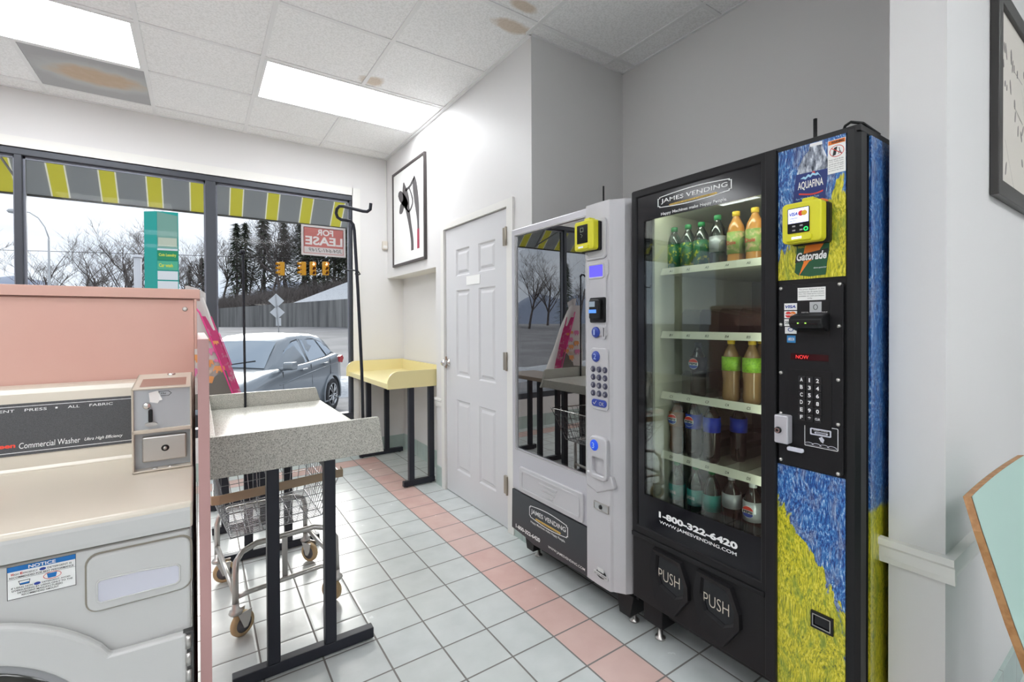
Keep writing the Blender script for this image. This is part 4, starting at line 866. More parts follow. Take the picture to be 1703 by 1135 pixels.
# ================================================================== WASHER AND BULKHEAD
def washer():
    r_ = thing('washing_machine', 'white front-loading commercial washing machine with a coin box on its back corner', 'washing machine', (-.355, 1.45, 0))
    Y = 1.15; xa, xb = -.700, -.012; cx_, cz_, R = -.355, .55, .268
    obj('body', B(xa+.002, xb-.004, Y, 1.75, .06, .898), m_enamel, r_, bevel=.006, seg=3)
    obj('plinth', B(xa+.02, xb-.02, Y+.03, 1.74, 0, .06), m_black, r_)
    obj('lid', MB().prism([(Y-.006, .902), (Y-.010, .91), (Y-.010, .944), (Y-.007, .952), (Y-.003, .954), (1.60, .954), (1.60, .902)], 'x', xa, xb), m_cream, r_, bevel=.004, seg=3)
    obj('lid_front_edge', MB().prism([(Y-.0105, .904), (Y-.0115, .912), (Y-.0115, .938), (Y-.0105, .944)], 'x', xa+.004, xb-.004), m_enamel, r_)
    # control housing
    hp = [(1.600, .954), (1.608, .962), (1.612, .978), (1.655, 1.135), (1.664, 1.146), (1.680, 1.150), (1.745, 1.150), (1.745, .90), (1.600, .90)]
    ch = obj('control_housing', MB().prism(hp, 'x', xa, xb), m_cream, r_, bevel=.003)
    def pf(z, d): return 1.612+(z-.978)*(1.655-1.612)/(1.135-.978)-d
    def slab(x0, x1, z0, z1, d0, d1): return MB().prism([(pf(z0, d0), z0), (pf(z1, d0), z1), (pf(z1, d1), z1), (pf(z0, d1), z0)], 'x', x0, x1)
    pn = obj('control_panel', slab(xa+.02, -.140, .992, 1.113, .0015, -.002), mat('panel_charcoal', (.045, .045, .048), .45, noise=(700, (.075, .075, .08), .4, .6)), r_)
    up_ = Vector((0, 1.655-1.612, 1.135-.978)).normalized()
    def tp(s_, x, z, w_, h, m, nm='lettering', **kw): obj(nm, text_mb(s_, (x, pf(z, .0016), z), (1, 0, 0), up_, w_, h, **kw), m, pn, recalc=False)
    for z in (.999, 1.106): obj('panel_line', slab(xa+.022, -.143, z-.0006, z+.0006, .0021, .001), m_white_text, pn)
    tp('PERMANENT', -.450, 1.0935, .080, .0065, m_white_text)
    tp('PRESS', -.3525, 1.0935, .039, .0065, m_white_text); tp('ALL', -.275, 1.0935, .022, .0065, m_white_text); tp('FABRIC', -.234, 1.0935, .046, .0065, m_white_text)
    obj('lettering', slab(-.298, -.294, 1.095, 1.099, .0021, .001), m_white_text, pn)
    tp('Speed Queen', -.470, 1.008, .106, .014, mat('brand_red', (.8, .06, .03), .4), bold=.035)
    tp('Commercial Washer', -.358, 1.007, .109, .014, m_white_text); tp('Ultra High Efficiency', -.241, 1.0075, .075, .010, m_white_text, shear=.3, bold=.01)
    # drawer
    def fy(poly, d0, d1): return MB().prism(poly, 'y', Y-d0, Y-d1)
    dr = obj('detergent_drawer', fy(rrect(-.170, -.016, .782, .885, .018), .008, -.003), m_enamel, r_, bevel=.004, seg=3)
    obj('drawer_gap', fy(rrect(-.173, -.013, .779, .888, .020), .0008, -.001), mat('gap_grey', (.30, .27, .22), .6), r_)
    gp = [(-.154, .803), (-.150, .799), (-.040, .799), (-.035, .803), (-.035, .829), (-.039, .833), (-.095, .838), (-.150, .838), (-.154, .834)]
    obj('drawer_grip', MB().ring([((a+.0945)*1.05-.0945, (b_-.818)*1.12+.818) for a, b_ in gp], gp, 'y', Y-.0105, Y-.007), m_enamel, dr, bevel=.001)
    obj('grip_recess', fy(gp, .0086, .006), m_lilac, dr)
    # notice sticker
    nt_ = obj('notice_sticker', fy(rect(-.2705, -.1845, .838, .8945), .0008, -.0002), m_paper, r_)
    obj('sticker_border', MB().ring(rect(-.2705, -.1845, .838, .8945), rect(-.2698, -.1852, .8387, .8938), 'y', Y-.0012, Y-.0008), m_ink, nt_)
    obj('blue_header', fy(rect(-.2700, -.1850, .8855, .8940), .0013, .0008), mat('notice_blue', (.01, .16, .48), .4), nt_)
    YN = Y-.0014
    obj('notice_lettering', tY('NOTICE', -.2445, .8868, .034, .0058, YN, bold=.03), m_white_text, nt_, recalc=False)
    obj('red_lettering', tY('H', -.2655, .8790, .003, .0040, YN+.0005, bold=.04), m_red, nt_, recalc=False)
    obj('red_lettering', tY('E', -.2545, .8790, .003, .0040, YN+.0005, bold=.04), m_red, nt_, recalc=False)
    for s_, x, z, w_, h in (('IGH', -.262, .8790, .006, .0028), ('FFICIENCY', -.251, .8790, .018, .0028), ('DETERGENT IS', -.221, .8790, .031, .0032), ('RECOMMENDED FOR BEST PERFORMANCE', -.2675, .8735, .080, .0032),
                            ('IF USING NON', -.2655, .8555, .026, .0030), ('DETERGENT, AVOID', -.228, .8555, .036, .0030), ('OVERSUDSING BY USING ONLY TO THE', -.265, .8510, .076, .0030), ('DETERGENT MANUFACTURERS', -.258, .8465, .056, .0030), ('RECOMMENDED AMOUNT', -.253, .8420, .046, .0030)):
        obj('notice_line', tY(s_, x, z, w_, h, YN+.0005, bold=.01), m_ink, nt_, recalc=False)
    for x, z in ((-.227, .8805), (-.234, .8572)): obj('blue_oval', fy(ell(x, z, .0042, .0024, 14), .0014, .0008), m_blue, nt_)
    obj('rule', fy(rect(-.2695, -.1855, .8718, .8720), .0012, .0008), m_ink, nt_)
    obj('measuring_cup', MB().ring([(-.257, .8680), (-.255, .8605), (-.2435, .8605), (-.2425, .8680)], [(-.2562, .8672), (-.2545, .8612), (-.2440, .8612), (-.2432, .8672)], 'y', Y-.0013, Y-.0008), m_ink, nt_)
    obj('cup_water', fy([(-.2555, .8635), (-.2545, .8612), (-.2440, .8612), (-.2436, .8640)], .0012, .0008), bpy.data.materials['notice_blue'], nt_)
    obj('full_cup', fy([(-.222, .8700), (-.2205, .8620), (-.2105, .8620), (-.2090, .8700)], .0012, .0008), bpy.data.materials['notice_blue'], nt_)
    obj('red_oval', MB().ring(ell(-.2150, .8660, .0115, .0062), ell(-.2150, .8660, .0108, .0055), 'y', Y-.0015, Y-.0010), m_red, nt_)
    # door
    outp = [(cx_+R*cos(radians(a)), cz_+R*sin(radians(a))) for a in range(35, 326, 5)]
    out = [(-.023, .400), (-.023, .698), (-.137, .702)]+outp[1:-1]+[(-.137, .398)]
    n = len(out); inn = []
    for a, b_ in out:
        w_ = atan2(b_-cz_, a-cx_); inn.append((cx_+.205*cos(w_), cz_+.205*sin(w_)))
    dd = obj('door', MB().ring(out, inn, 'y', Y-.022, Y-.001), m_enamel, r_, bevel=.006, seg=3)
    obj('door_rim', MB().ring(circ(cx_, cz_, .207, 48), circ(cx_, cz_, .192, 48), 'y', Y-.016, Y-.004), mat('rim_grey', (.30, .30, .31), .35), dd, bevel=.003)
    obj('door_glass', MB().lathe([(.0001, -.006), (.10, -.008), (.17, -.012), (.193, -.014), (.193, .0)], (cx_, Y-.001, cz_), 'y', 40), mat('drum_dark', (.035, .035, .03), .12), dd)
    hg = obj('door_hinge', B(-.0295, -.0125, Y-.016, Y-.001, .42, .699), mat('hinge_grey', (.10, .10, .10), .4, .7), r_, bevel=.001)
    for i in range(8): obj('hinge_knuckle', MB().tube([(-.021, Y-.018, .43+.034*i), (-.021, Y-.018, .455+.034*i)], .005, 8), m_steel, hg)
    # coin box
    cb = [(1.420, .955), (1.420, 1.155), (1.600, 1.173), (1.600, .955)]
    x0, x1 = -.130, -.014
    bx = MB(); t = .004
    bx.prism(cb, 'x', x0, x0+t); bx.prism(cb, 'x', x1-t, x1); bx.prism([(1.42, 1.151), (1.42, 1.155), (1.60, 1.173), (1.60, 1.169)], 'x', x0, x1); bx.box(x0, x1, 1.42, 1.60, .955, .959); bx.box(x0, x1, 1.42, 1.45, 1.047, 1.056)
    cbx = obj('coin_box', bx, m_cream, r_, bevel=.0012)
    obj('coin_slide_plate', B(x0+t, x1-t, 1.428, 1.434, 1.056, 1.151), mat('grey_steel', (.50, .53, .56), .42, .3), cbx)
    obj('vault_back', B(x0+t, x1-t, 1.446, 1.452, .959, 1.047), bpy.data.materials['grey_steel'], cbx)
    vd = obj('vault_door', B(x0+.018, x1-.012, 1.430, 1.446, .976, 1.036), m_steel, cbx, bevel=.003)
    obj('vault_lock', MB().lathe([(.0001, -.003), (.0065, -.003), (.008, 0), (.0001, 0)], (-.068, 1.430, 1.006), 'y', 16), m_black, vd)
    obj('lock_core', MB().lathe([(.0001, -.001), (.004, -.001), (.004, 0), (.0001, 0)], (-.068, 1.4270, 1.006), 'y', 12), m_steel, vd)
    obj('price_arrow', MB().ring([(-.079, 1.133), (-.079, 1.145), (-.060, 1.145), (-.054, 1.139), (-.060, 1.133)], [(-.078, 1.134), (-.078, 1.144), (-.0605, 1.144), (-.0555, 1.139), (-.0605, 1.134)], 'y', 1.4274, 1.428), m_ink, cbx)
    obj('price_lettering', tY('25¢', -.076, 1.1365, .011, .005, 1.4278), m_ink, cbx, recalc=False)
    obj('paper_tag', MB().add([(-.098, 1.424, 1.143), (-.081, 1.425, 1.147), (-.072, 1.421, 1.125), (-.078, 1.423, 1.123), (-.081, 1.422, 1.117), (-.096, 1.422, 1.121)], [(0, 1, 2, 3, 4, 5)]), m_paper, cbx)
    kl = obj('slide_lock', MB().lathe([(.0001, -.006), (.006, -.006), (.0085, -.001), (.0085, 0), (.0001, 0)], (-.102, 1.428, 1.112), 'y', 16), m_chrome, cbx)
    obj('slide_handle', MB().prism(rrect(-.099, -.091, 1.072, 1.104, .004), 'y', 1.420, 1.428), m_black, cbx, bevel=.001)
    obj('handle_escutcheon', MB().prism(ell(-.094, 1.068, .012, .005, 16), 'y', 1.419, 1.430), m_steel, cbx)
    obj('top_label', MB().add([(x0+.014, 1.435, 1.1570), (x1-.012, 1.435, 1.1570), (x1-.012, 1.530, 1.1665), (x0+.014, 1.530, 1.1665)], [(0, 1, 2, 3)]), mat('brown_label', (.33, .18, .14), .5), cbx)
    obj('top_lock', MB().lathe([(.009, 0), (.009, .004), (.0001, .005)], (-.060, 1.575, 1.170), 'z', 16), m_chrome, cbx)
    for x in (-.088, -.058): obj('floor_screw', MB().lathe([(.006, 0), (.005, .002), (.0001, .0025)], (x, 1.432, .959), 'z', 12), m_steel, cbx)
    return r_
washer()
def bulkhead():
    r_ = thing('laminate_bulkhead', 'salmon pink laminate bulkhead standing behind the washing machine', 'partition', (-1.0, 1.9, 0))
    obj('front_panel', B(-3.2, -.010, 1.752, 1.775, 0, 1.383), m_pink, r_)
    obj('top_cap', B(-3.2, .006, 1.745, 1.925, 1.384, 1.412), m_pink, r_, bevel=.001)
    obj('upper_end_strip', B(-.009, -.0026, 1.746, 1.925, 1.230, 1.383), m_pink, r_, bevel=.0008)
    obj('back_panel', B(-3.2, -.010, 1.90, 1.922, 0, 1.383), m_pink, r_)
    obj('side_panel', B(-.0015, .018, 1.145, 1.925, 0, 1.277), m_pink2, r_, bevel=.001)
    obj('screw_cap', MB().lathe([(.0001, -.002), (.005, -.002), (.007, 0), (.0001, 0)], (-.032, 1.752, 1.352), 'y', 14), m_steel, r_)
    obj('seam_line', B(-3.2, -.012, 1.7515, 1.7525, 1.379, 1.383), mat('seam_brown', (.30, .15, .12), .6), r_)
bulkhead()
# ================================================================== FOLDING TABLES
def leg_frame(r_, xs, x0, x1, y, ztop, wd=.042, dp=.04):
    for x in xs: obj('leg', B(x-wd/2, x+wd/2, y-dp/2, y+dp/2, .048, ztop), m_blackmetal, r_, bevel=.003)
    obj('foot', B(x0, x1, y-dp/2, y+dp/2, .006, .048), m_blackmetal, r_, bevel=.003)
    for x in (x0+.03, x1-.03): obj('foot_pad', MB().lathe([(.0001, 0), (.012, 0), (.012, .008), (.0001, .008)], (x, y, 0), 'z', 12), m_black, r_)
def grey_table():
    r_ = thing('folding_table', 'grey speckled laminate folding table with raised edges beside the pink bulkhead', 'table', (.32, 2.5, 0))
    x0, x1, y0, y1 = .026, .622, 1.932, 3.062
    obj('tabletop', B(x0, x1-.012, y0+.018, y1-.018, .772, .838), m_speck, r_, bevel=.004)
    obj('front_lip', MB().prism([(x0, .768), (x1+.012, .771), (x1-.006, .910), (x1-.012, .917), (x0, .915)], 'y', y0, y0+.020), m_speck, r_, bevel=.002)
    obj('back_lip', MB().prism([(x0, .768), (x1+.012, .771), (x1-.012, .830), (x1-.034, .908), (x1-.040, .917), (x0, .917)], 'y', y1-.020, y1), m_speck, r_, bevel=.002)
    obj('left_lip', B(x0, x0+.020, y0+.019, y1-.019, .768, .916), m_speck, r_, bevel=.002)
    for y in (1.955, 3.00): leg_frame(r_, (.222, .421), .09, .588, y, .77)
    obj('under_rail', B(.205, .235, 1.975, 2.98, .735, .77), m_blackmetal, r_)
    obj('under_rail', B(.405, .435, 1.975, 2.98, .735, .77), m_blackmetal, r_)
    # garment rods
    p = [(.580, 2.040, .838), (.576, 2.040, 1.10), (.562, 2.04, 1.45), (.549, 2.04, 1.70)]
    hk = [(.545, 2.04, 1.724), (.535, 2.042, 1.737), (.518, 2.045, 1.740), (.498, 2.05, 1.741), (.484, 2.052, 1.750), (.478, 2.05, 1.766), (.479, 2.04, 1.782), (.487, 2.03, 1.792), (.500, 2.015, 1.790), (.530, 1.985, 1.778), (.560, 1.95, 1.765), (.573, 1.935, 1.762), (.582, 1.925, 1.770), (.584, 1.922, 1.795)]
    obj('garment_rod', MB().tube(p+hk, .0065, 10), m_blackmetal, r_)
    q = [(.214, 3.03, .838), (.210, 3.03, 1.66), (.210, 3.03, 1.685), (.216, 3.03, 1.700), (.212, 3.015, 1.712), (.200, 3.0, 1.708), (.197, 2.99, 1.690)]
    obj('garment_rod', MB().tube(q, .0062, 10).tube([(.208, 3.03, 1.69), (.200, 3.035, 1.712), (.193, 3.03, 1.70)], .005, 8), m_blackmetal, r_)
    obj('small_hook', MB().tube([(.499, 2.03, 1.545), (.502, 2.03, 1.532), (.512, 2.03, 1.527), (.545, 2.035, 1.530), (.566, 2.045, 1.528), (.572, 2.04, 1.515), (.560, 2.03, 1.510), (.548, 2.03, 1.516)], .0028, 8), m_blackmetal, r_)
grey_table()
def brown_table():
    r_ = thing('folding_table', 'low brown folding table hidden behind the grey speckled one, holding the laundry bag', 'table', (.2, 3.5, 0))
    m_b = mat('brown_laminate', (.22, .17, .13), .35)
    obj('tabletop', B(.026, .40, 3.12, 3.98, .765, .80), m_b, r_, bevel=.003)
    for y in (3.45, 3.9): leg_frame(r_, (.13, .34), .06, .42, y, .765)
brown_table()
def yellow_table():
    r_ = thing('folding_table', 'pale yellow laminate folding table with rounded raised edges in the wall niche', 'table', (1.45, 4.1, 0))
    x0, x1, y0, y1 = 1.195, 1.750, 3.542, 4.690
    obj('tabletop', B(x0+.004, x1, y0+.018, y1-.016, .790, .832), m_yellow, r_, bevel=.002)
    def lipprof(xa, xb, z0, z1, r): return [(xb, z0), (xb, z1)]+[(xa+r-r*sin(radians(a)), z1-r+r*cos(radians(a))) for a in range(0, 91, 10)]+[(xa, z0)]
    obj('front_lip', MB().prism(lipprof(x0, x1, .790, .926, .085), 'y', y0, y0+.019), m_yellow, r_, bevel=.0015)
    obj('back_lip', MB().prism(lipprof(x0-.02, x1, .790, .935, .085), 'y', y1-.017, y1), m_yellow, r_, bevel=.0015)
    obj('right_lip', B(x1-.018, x1, y0+.018, y1-.016, .832, .930), m_yellow, r_, bevel=.0015)
    leg_frame(r_, (1.392, 1.562), 1.325, 1.588, 3.575, .79, .044)
    leg_frame(r_, (1.362, 1.540), 1.27, 1.700, 4.60, .79, .044)
yellow_table()
# ------------------------------------------------------------------ laundry cart
def cart():
    r_ = thing('laundry_cart', 'wire basket laundry cart on casters under the grey speckled table', 'cart', (.30, 2.55, 0))
    # floor corners of the basket and rim corners
    F_ = [(.110, 2.42), (.495, 2.46), (.490, 2.90), (.105, 2.86)]; Z0 = .36
    R_ = [(.045, 2.24), (.545, 2.30), (.545, 3.02), (.060, 2.94)]; Z1 = .60
    def lerp(a, b_, t): return tuple(a[i]+(b_[i]-a[i])*t for i in range(len(a)))
    fl = [(x, y, Z0) for x, y in F_]; rm = [(x, y, Z1) for x, y in R_]
    m_wire = mat('wire_chrome', (.40, .40, .42), .25, 1); w_ = .0019; m = MB()
    def line(a, b_, r=w_): m.tube([a, b_], r, 5, caps=False)
    for i in range(4):
        j = (i+1) % 4
        for k_ in range(1, 10 if i % 2 == 0 else 13):
            t = k_/(10 if i % 2 == 0 else 13); line(lerp(fl[i], fl[j], t), lerp(rm[i], rm[j], t))
        for t in (.2, .4, .6, .8): line(lerp(fl[i], rm[i], t), lerp(fl[j], rm[j], t))
        line(fl[i], fl[j], .0035); line(fl[i], rm[i], .003)
    bk = obj('basket', m, m_wire, r_)
    m = MB()
    for k_ in range(1, 6): t = k_/6; m.tube([lerp(fl[0], fl[1], t), lerp(fl[3], fl[2], t)], .003, 6)
    for k_ in range(1, 22): t = k_/22; m.tube([lerp(fl[0], fl[3], t), lerp(fl[1], fl[2], t)], .0018, 5)
    obj('basket_floor', m, m_wire, r_)
    obj('rim', MB().tube([rm[0], rm[1], rm[2], rm[3]], .005, 8, closed=True), m_chrome, r_)
    # vinyl bumper
    bp_ = MB(); a, b_ = rm[0], rm[1]
    L = [(a[0]-.012, a[1]+.05, Z1), (a[0]-.008, a[1]-.006, Z1), (a[0]+.02, a[1]-.014, Z1), (b_[0]-.02, b_[1]-.014, Z1+.004), (b_[0]+.012, b_[1]-.004, Z1), (b_[0]+.014, b_[1]+.05, Z1)]
    rows = [[(x-.0, y+d[0], z+d[1]) for x, y, z in L] for d in ((.006, -.017), (-.004, -.019), (-.004, .019), (.006, .017))]
    obj('bumper', bp_.grid(rows, False, False).grid([rows[3], rows[0]], False), mat('tan_bumper', (.46, .36, .25), .5), r_, bevel=.002)
    # tubular frame
    wheels = [(.140, 2.275, .9), (.520, 2.310, 0), (.488, 2.785, 0), (.090, 2.800, .4)]
    tb = MB()
    tb.tube([(.118, 2.26, .125), (.118, 2.26, .27), (.122, 2.275, .315), (.145, 2.30, .340), (.20, 2.33, .350), (.44, 2.36, .350), (.505, 2.34, .335), (.525, 2.31, .30), (.528, 2.30, .125)], .0125, 10)
    tb.tube([(.070, 2.80, .125), (.070, 2.80, .30), (.080, 2.80, .340), (.12, 2.83, .352), (.42, 2.84, .352), (.47, 2.81, .340), (.478, 2.80, .30), (.478, 2.80, .125)], .0125, 10)
    tb.tube([(.118, 2.26, .185), (.070, 2.80, .185)], .011, 8); tb.tube([(.528, 2.30, .185), (.478, 2.80, .185)], .011, 8)
    obj('tube_frame', tb, m_steel, r_)
    lb = MB().tube([(.118, 2.262, .172), (.17, 2.285, .170), (.46, 2.33, .170), (.528, 2.30, .172)], .0105, 8)
    obj('lower_brace', lb, m_steel, r_)
    obj('centre_strut', B(.300, .322, 2.318, 2.326, .165, .350), m_steel, r_, bevel=.001)
    m_tire = mat('tan_rubber', (.50, .36, .20), .6); m_hub = mat('grey_hub', (.16, .16, .18), .5)
    for (x, y, an), (sx, sy) in zip(wheels, ((.118, 2.26), (.528, 2.30), (.478, 2.80), (.070, 2.80))):
        ca = obj('caster', MB().lathe([(.0001, .105), (.022, .105), (.026, .112), (.022, .122), (.013, .126), (.013, .150), (.0001, .150)], (sx, sy, 0), 'z', 16), m_steel, r_)
        dx_, dy_ = x-sx, y-sy; q = sqrt(dx_*dx_+dy_*dy_) or 1; dx_, dy_ = .030*dx_/q, .030*dy_/q
        if q < .005: dx_, dy_ = .03, .01
        an_ = atan2(dy_, dx_)+pi/2
        wx, wy = sx+dx_, sy+dy_
        def wheelmesh(prof):
            mb_ = MB(); mb_.lathe(prof, (0, 0, 0), 'x', 24)
            ax_ = Vector((cos(an_), sin(an_), 0)); ay_ = Vector((-sin(an_), cos(an_), 0))
            mb_.v = [tuple(Vector((wx, wy, .050))+ax_*v[0]+ay_*v[1]+Vector((0, 0, v[2]))) for v in mb_.v]; return mb_
        wh = obj('wheel', wheelmesh([(.034, -.012), (.046, -.013), (.050, -.007), (.050, .007), (.046, .013), (.034, .012)]), m_tire, ca)
        obj('wheel_hub', wheelmesh([(.0001, -.015), (.010, -.015), (.012, -.010), (.036, -.009), (.036, .009), (.012, .010), (.010, .015), (.0001, .015)]), m_hub, ca)
        fk = MB(); ax_ = Vector((cos(an_), sin(an_), 0)); ay_ = Vector((-sin(an_), cos(an_), 0))
        for sg in (-1, 1):
            P_ = [(-.035, .105), (.028, .105), (.020, .06), (.008, .038), (-.008, .038), (-.020, .07)]
            C_ = Vector((wx, wy, 0)); s1 = 1 if (Vector((sx-wx, sy-wy, 0)).dot(ay_) > 0) else -1
            v = [tuple(C_+ax_*(sg*o_)+ay_*(a_*s1*-1)+Vector((0, 0, z_))) for o_ in (.019, .022) for a_, z_ in P_]
            n = 6; fk.add(v, [tuple(range(n)), tuple(range(n, 2*n))]+[(i, (i+1) % n, n+(i+1) % n, n+i) for i in range(n)])
        obj('fork', fk, m_steel, ca)
cart()
# ------------------------------------------------------------------ laundry bag on the brown table
def bag():
    r_ = thing('laundry_bag', 'white laundry bag with pink and orange elephants and pink piping behind the grey table', 'bag', (.13, 3.42, .80))
    m_bag = mat('bag_cotton', (.66, .63, .62), .8)
    m_bagb = mat('bag_pink_side', (.50, .04, .16), .7, noise=(22, (.50, .33, .36), .56, .70))
    m_grey = mat('bag_grey_side', (.17, .165, .15), .7); m_pip = mat('pink_piping', (.75, .06, .28), .5)
    m_pe = mat('pink_elephant', (.72, .22, .42), .8); m_oe = mat('orange_elephant', (.80, .36, .14), .8)
    # sloping soft body: width grows towards the base
    rows = []
    Y0 = 3.36
    for i in range(13):
        t = i/12; z = .802+.66*t; xr = .232-.205*t**1.1; xl = -.16+.06*t; dep = .20*(1-t)**.7+.02
        ring_ = []
        for j in range(20):
            w_ = 2*pi*j/20; cw, sw_ = cos(w_), sin(w_)
            x = (xl+xr)/2+(xr-xl)/2*math.copysign(abs(cw)**.6, cw); y = Y0+dep/2+dep/2*math.copysign(abs(sw_)**.6, sw_)
            ring_.append((x+.004*sin(9*z+j), y+.006*sin(14*z+j*1.3), z))
        rows.append(ring_)
    m = MB().grid(rows, True, True); m.add(rows[0], [tuple(range(20))]); m.add(rows[-1], [tuple(range(20))])
    obj('bag_body', m, m_bag, r_)
    # front face overlay data: x on the front at height z
    def ed(z): t = max(0, (z-.802)/.66); return .232-.205*t**1.1
    gp = [(-.12, .80), (.190, .80), (.168, .90), (.140, 1.02), (.126, 1.028), (.118, 1.010), (.108, 1.015), (.090, .998), (.078, .985), (.067, .950), (.052, .952), (.045, .935), (.030, .930), (.022, .895), (-.12, .88)]
    obj('grey_patch', MB().prism(gp, 'y', Y0-.016, Y0-.012), m_grey, r_)
    sd_ = MB(); zz = [.80+.05*i for i in range(12)]
    L = [(min(.193-.30*(z-.80)-.04*(z-.8)**2, ed(z)), Y0-.014, z) for z in zz]; Rr = [(ed(z)+.004, Y0+.03, z) for z in zz]
    sd_.grid([L, Rr]); obj('side_gusset', sd_, m_bagb, r_, recalc=False)
    obj('piping', MB().tube([(a, b_-.006, c_) for a, b_, c_ in L]+[(.008, Y0-.012, 1.372), (-.01, Y0-.006, 1.40)], .004, 8), m_pip, r_)
    obj('piping', MB().tube([(a+.004, b_-.004, c_) for a, b_, c_ in Rr[5:10]], .0025, 6), m_pip, r_)
    el = [(-1, .1), (-.95, .55), (-.6, .8), (-.1, .82), (.35, .75), (.6, .85), (.9, .7), (1.0, .3), (1.12, -.1), (1.2, -.2), (1.05, -.35), (.9, -.1), (.72, 0), (.6, -.2), (.62, -.75), (.3, -.75), (.25, -.3), (-.25, -.3), (-.3, -.75), (-.62, -.75), (-.7, -.25), (-.95, -.3), (-1.05, -.1)]
    for x, z, s_, mm_, fl_ in ((.052, 1.138, .028, m_pe, 1), (.045, 1.068, .028, m_oe, 1), (.104, 1.030, .028, m_oe, -1), (.048, .965, .034, m_oe, -1), (.092, 1.082, .014, m_pe, -1), (.040, 1.205, .018, m_oe, 1), (.085, 1.190, .016, m_oe, 1), (.047, 1.014, .020, mat('beige_elephant', (.62, .52, .44), .8), 1), (-.02, 1.10, .03, m_oe, -1), (-.03, 1.02, .03, m_pe, -1), (-.02, 1.20, .03, m_pe, 1)):
        obj('elephant_print', MB().prism([(x+a*s_*fl_, z+b_*s_) for a, b_ in el], 'y', Y0-.0125, Y0-.010), mm_, r_)
    # white collar cloth
    cl = [[(-.06+.02*i, 3.40+.01*sin(i*2+j), 1.40+.13*j/4-.0016*i*i*(j/4)) for i in range(6)] for j in range(5)]
    obj('drawstring_collar', MB().grid(cl), m_bag, r_, recalc=False)
bag()
# ------------------------------------------------------------------ moulded chair
def chair():
    r_ = thing('plywood_chair', 'mint green laminated plywood chair with wooden edges against the right wall', 'chair', (1.47, .1, 0))
    # side profile (y, z) from the top of the back down to the front of the seat
    pr = [(.262, .955), (.248, .90), (.226, .82), (.204, .74), (.182, .67), (.160, .60), (.140, .54), (.118, .495), (.085, .465), (.03, .450), (-.05, .448), (-.13, .455), (-.19, .452), (-.22, .438)]
    N = len(pr); x0, x1 = 1.240, 1.80
    rows_f = []; rows_b = []
    for i, (y, z) in enumerate(pr):
        a = pr[max(i-1, 0)]; b_ = pr[min(i+1, N-1)]; ty_, tz = b_[0]-a[0], b_[1]-a[1]; q = sqrt(ty_*ty_+tz*tz); ny, nz = tz/q, -ty_/q   # toward the sitter
        if i == 0: in_ = .028
        elif i == N-1: in_ = .03
        else: in_ = 0
        nr = 13; F1, B1 = [], []
        for j in range(nr):
            t = j/(nr-1); x = (x0+in_)+(x1-x0-2*in_)*t; cup = .012*(2*t-1)**2*(1 if 0 < i < 8 else .4)
            F1.append((x, y-abs(ny)*0+(-cup if i < 8 else 0), z)); B1.append((x, y-ny*.014+(-cup if i < 8 else 0), z-nz*.014))
        rows_f.append(F1); rows_b.append(B1)
    # rounded top corners: add an extra row just below the top
    def shell(off0, off1):
        rf = [[tuple(Vector(f)+(Vector(b_)-Vector(f))*off0) for f, b_ in zip(F1, B1)] for F1, B1 in zip(rows_f, rows_b)]
        rb = [[tuple(Vector(f)+(Vector(b_)-Vector(f))*off1) for f, b_ in zip(F1, B1)] for F1, B1 in zip(rows_f, rows_b)]
        m = MB().grid(rf, False); m.grid(rb, False); n = 13
        for A_, B_ in ((rf, rb),):
            for i in range(N-1):
                for c_ in (0, n-1): m.add([A_[i][c_], A_[i+1][c_], B_[i+1][c_], B_[i][c_]], [(0, 1, 2, 3)])
            for i in (0, N-1):
                for c_ in range(n-1): m.add([A_[i][c_], A_[i][c_+1], B_[i][c_+1], B_[i][c_]], [(0, 1, 2, 3)])
        return m
    obj('plywood_shell', shell(.06, .94), m_ply, r_)
    # laminate faces, set in a little from the edge
    def lam(off, name):
        L = []
        for F1, B1 in zip(rows_f, rows_b):
            row = [Vector(f)+(Vector(b_)-Vector(f))*off for f, b_ in zip(F1, B1)]
            row[0] = row[0]+(row[1]-row[0])*.10; row[-1] = row[-1]+(row[-2]-row[-1])*.10; L.append([tuple(p) for p in row])
        obj(name, MB().grid(L), m_mint, r_, recalc=False)
    lam(0, 'front_laminate'); lam(1.0, 'back_laminate')
    for x in (x0+.05, x1-.05):
        obj('leg_frame', MB().tube([(x, .10, .435), (x, .12, .40), (x, .19, .012), (x, .18, .010), (x, -.15, .010), (x, -.17, .03), (x, -.12, .42), (x, -.08, .435), (x, .10, .435)], .011, 8), m_blackmetal, r_)
    obj('cross_bar', MB().tube([(x0+.05, 0, .432), (x1-.05, 0, .432)], .010, 8), m_blackmetal, r_)
chair()
# ================================================================== OUTSIDE
m_awn = mat('awning_canvas', (.2, .2, .2), .8); k = NT(m_awn); P, xyz = k.pos()
fx = k.math('FRACT', k.math('ADD', k.math('DIVIDE', k.math('SUBTRACT', xyz[0], -.962), .3225), 50.5))
d_ = k.math('ABSOLUTE', k.math('SUBTRACT', fx, .5))
c = k.mix(k.math('LESS_THAN', d_, .19), (.36, .375, .385), (.78, .78, .74)); c = k.mix(k.math('LESS_THAN', d_, .158), c, (.60, .58, .15))
k.l(c, k.b.inputs['Base Color'])
tr = k.n('BsdfTranslucent'); k.l(c, tr.inputs[0]); mx = k.n('MixShader'); mx.inputs[0].default_value = .6
out_ = [n for n in k.t.nodes if n.type == 'OUTPUT_MATERIAL'][0]
k.l(k.b.outputs[0], mx.inputs[1]); k.l(tr.outputs[0], mx.inputs[2]); k.l(mx.outputs[0], out_.inputs[0])
aw = thing('awning', 'grey awning with yellow and white stripes hung outside over the shop windows', 'awning', (-1, 4.86, 2.4))
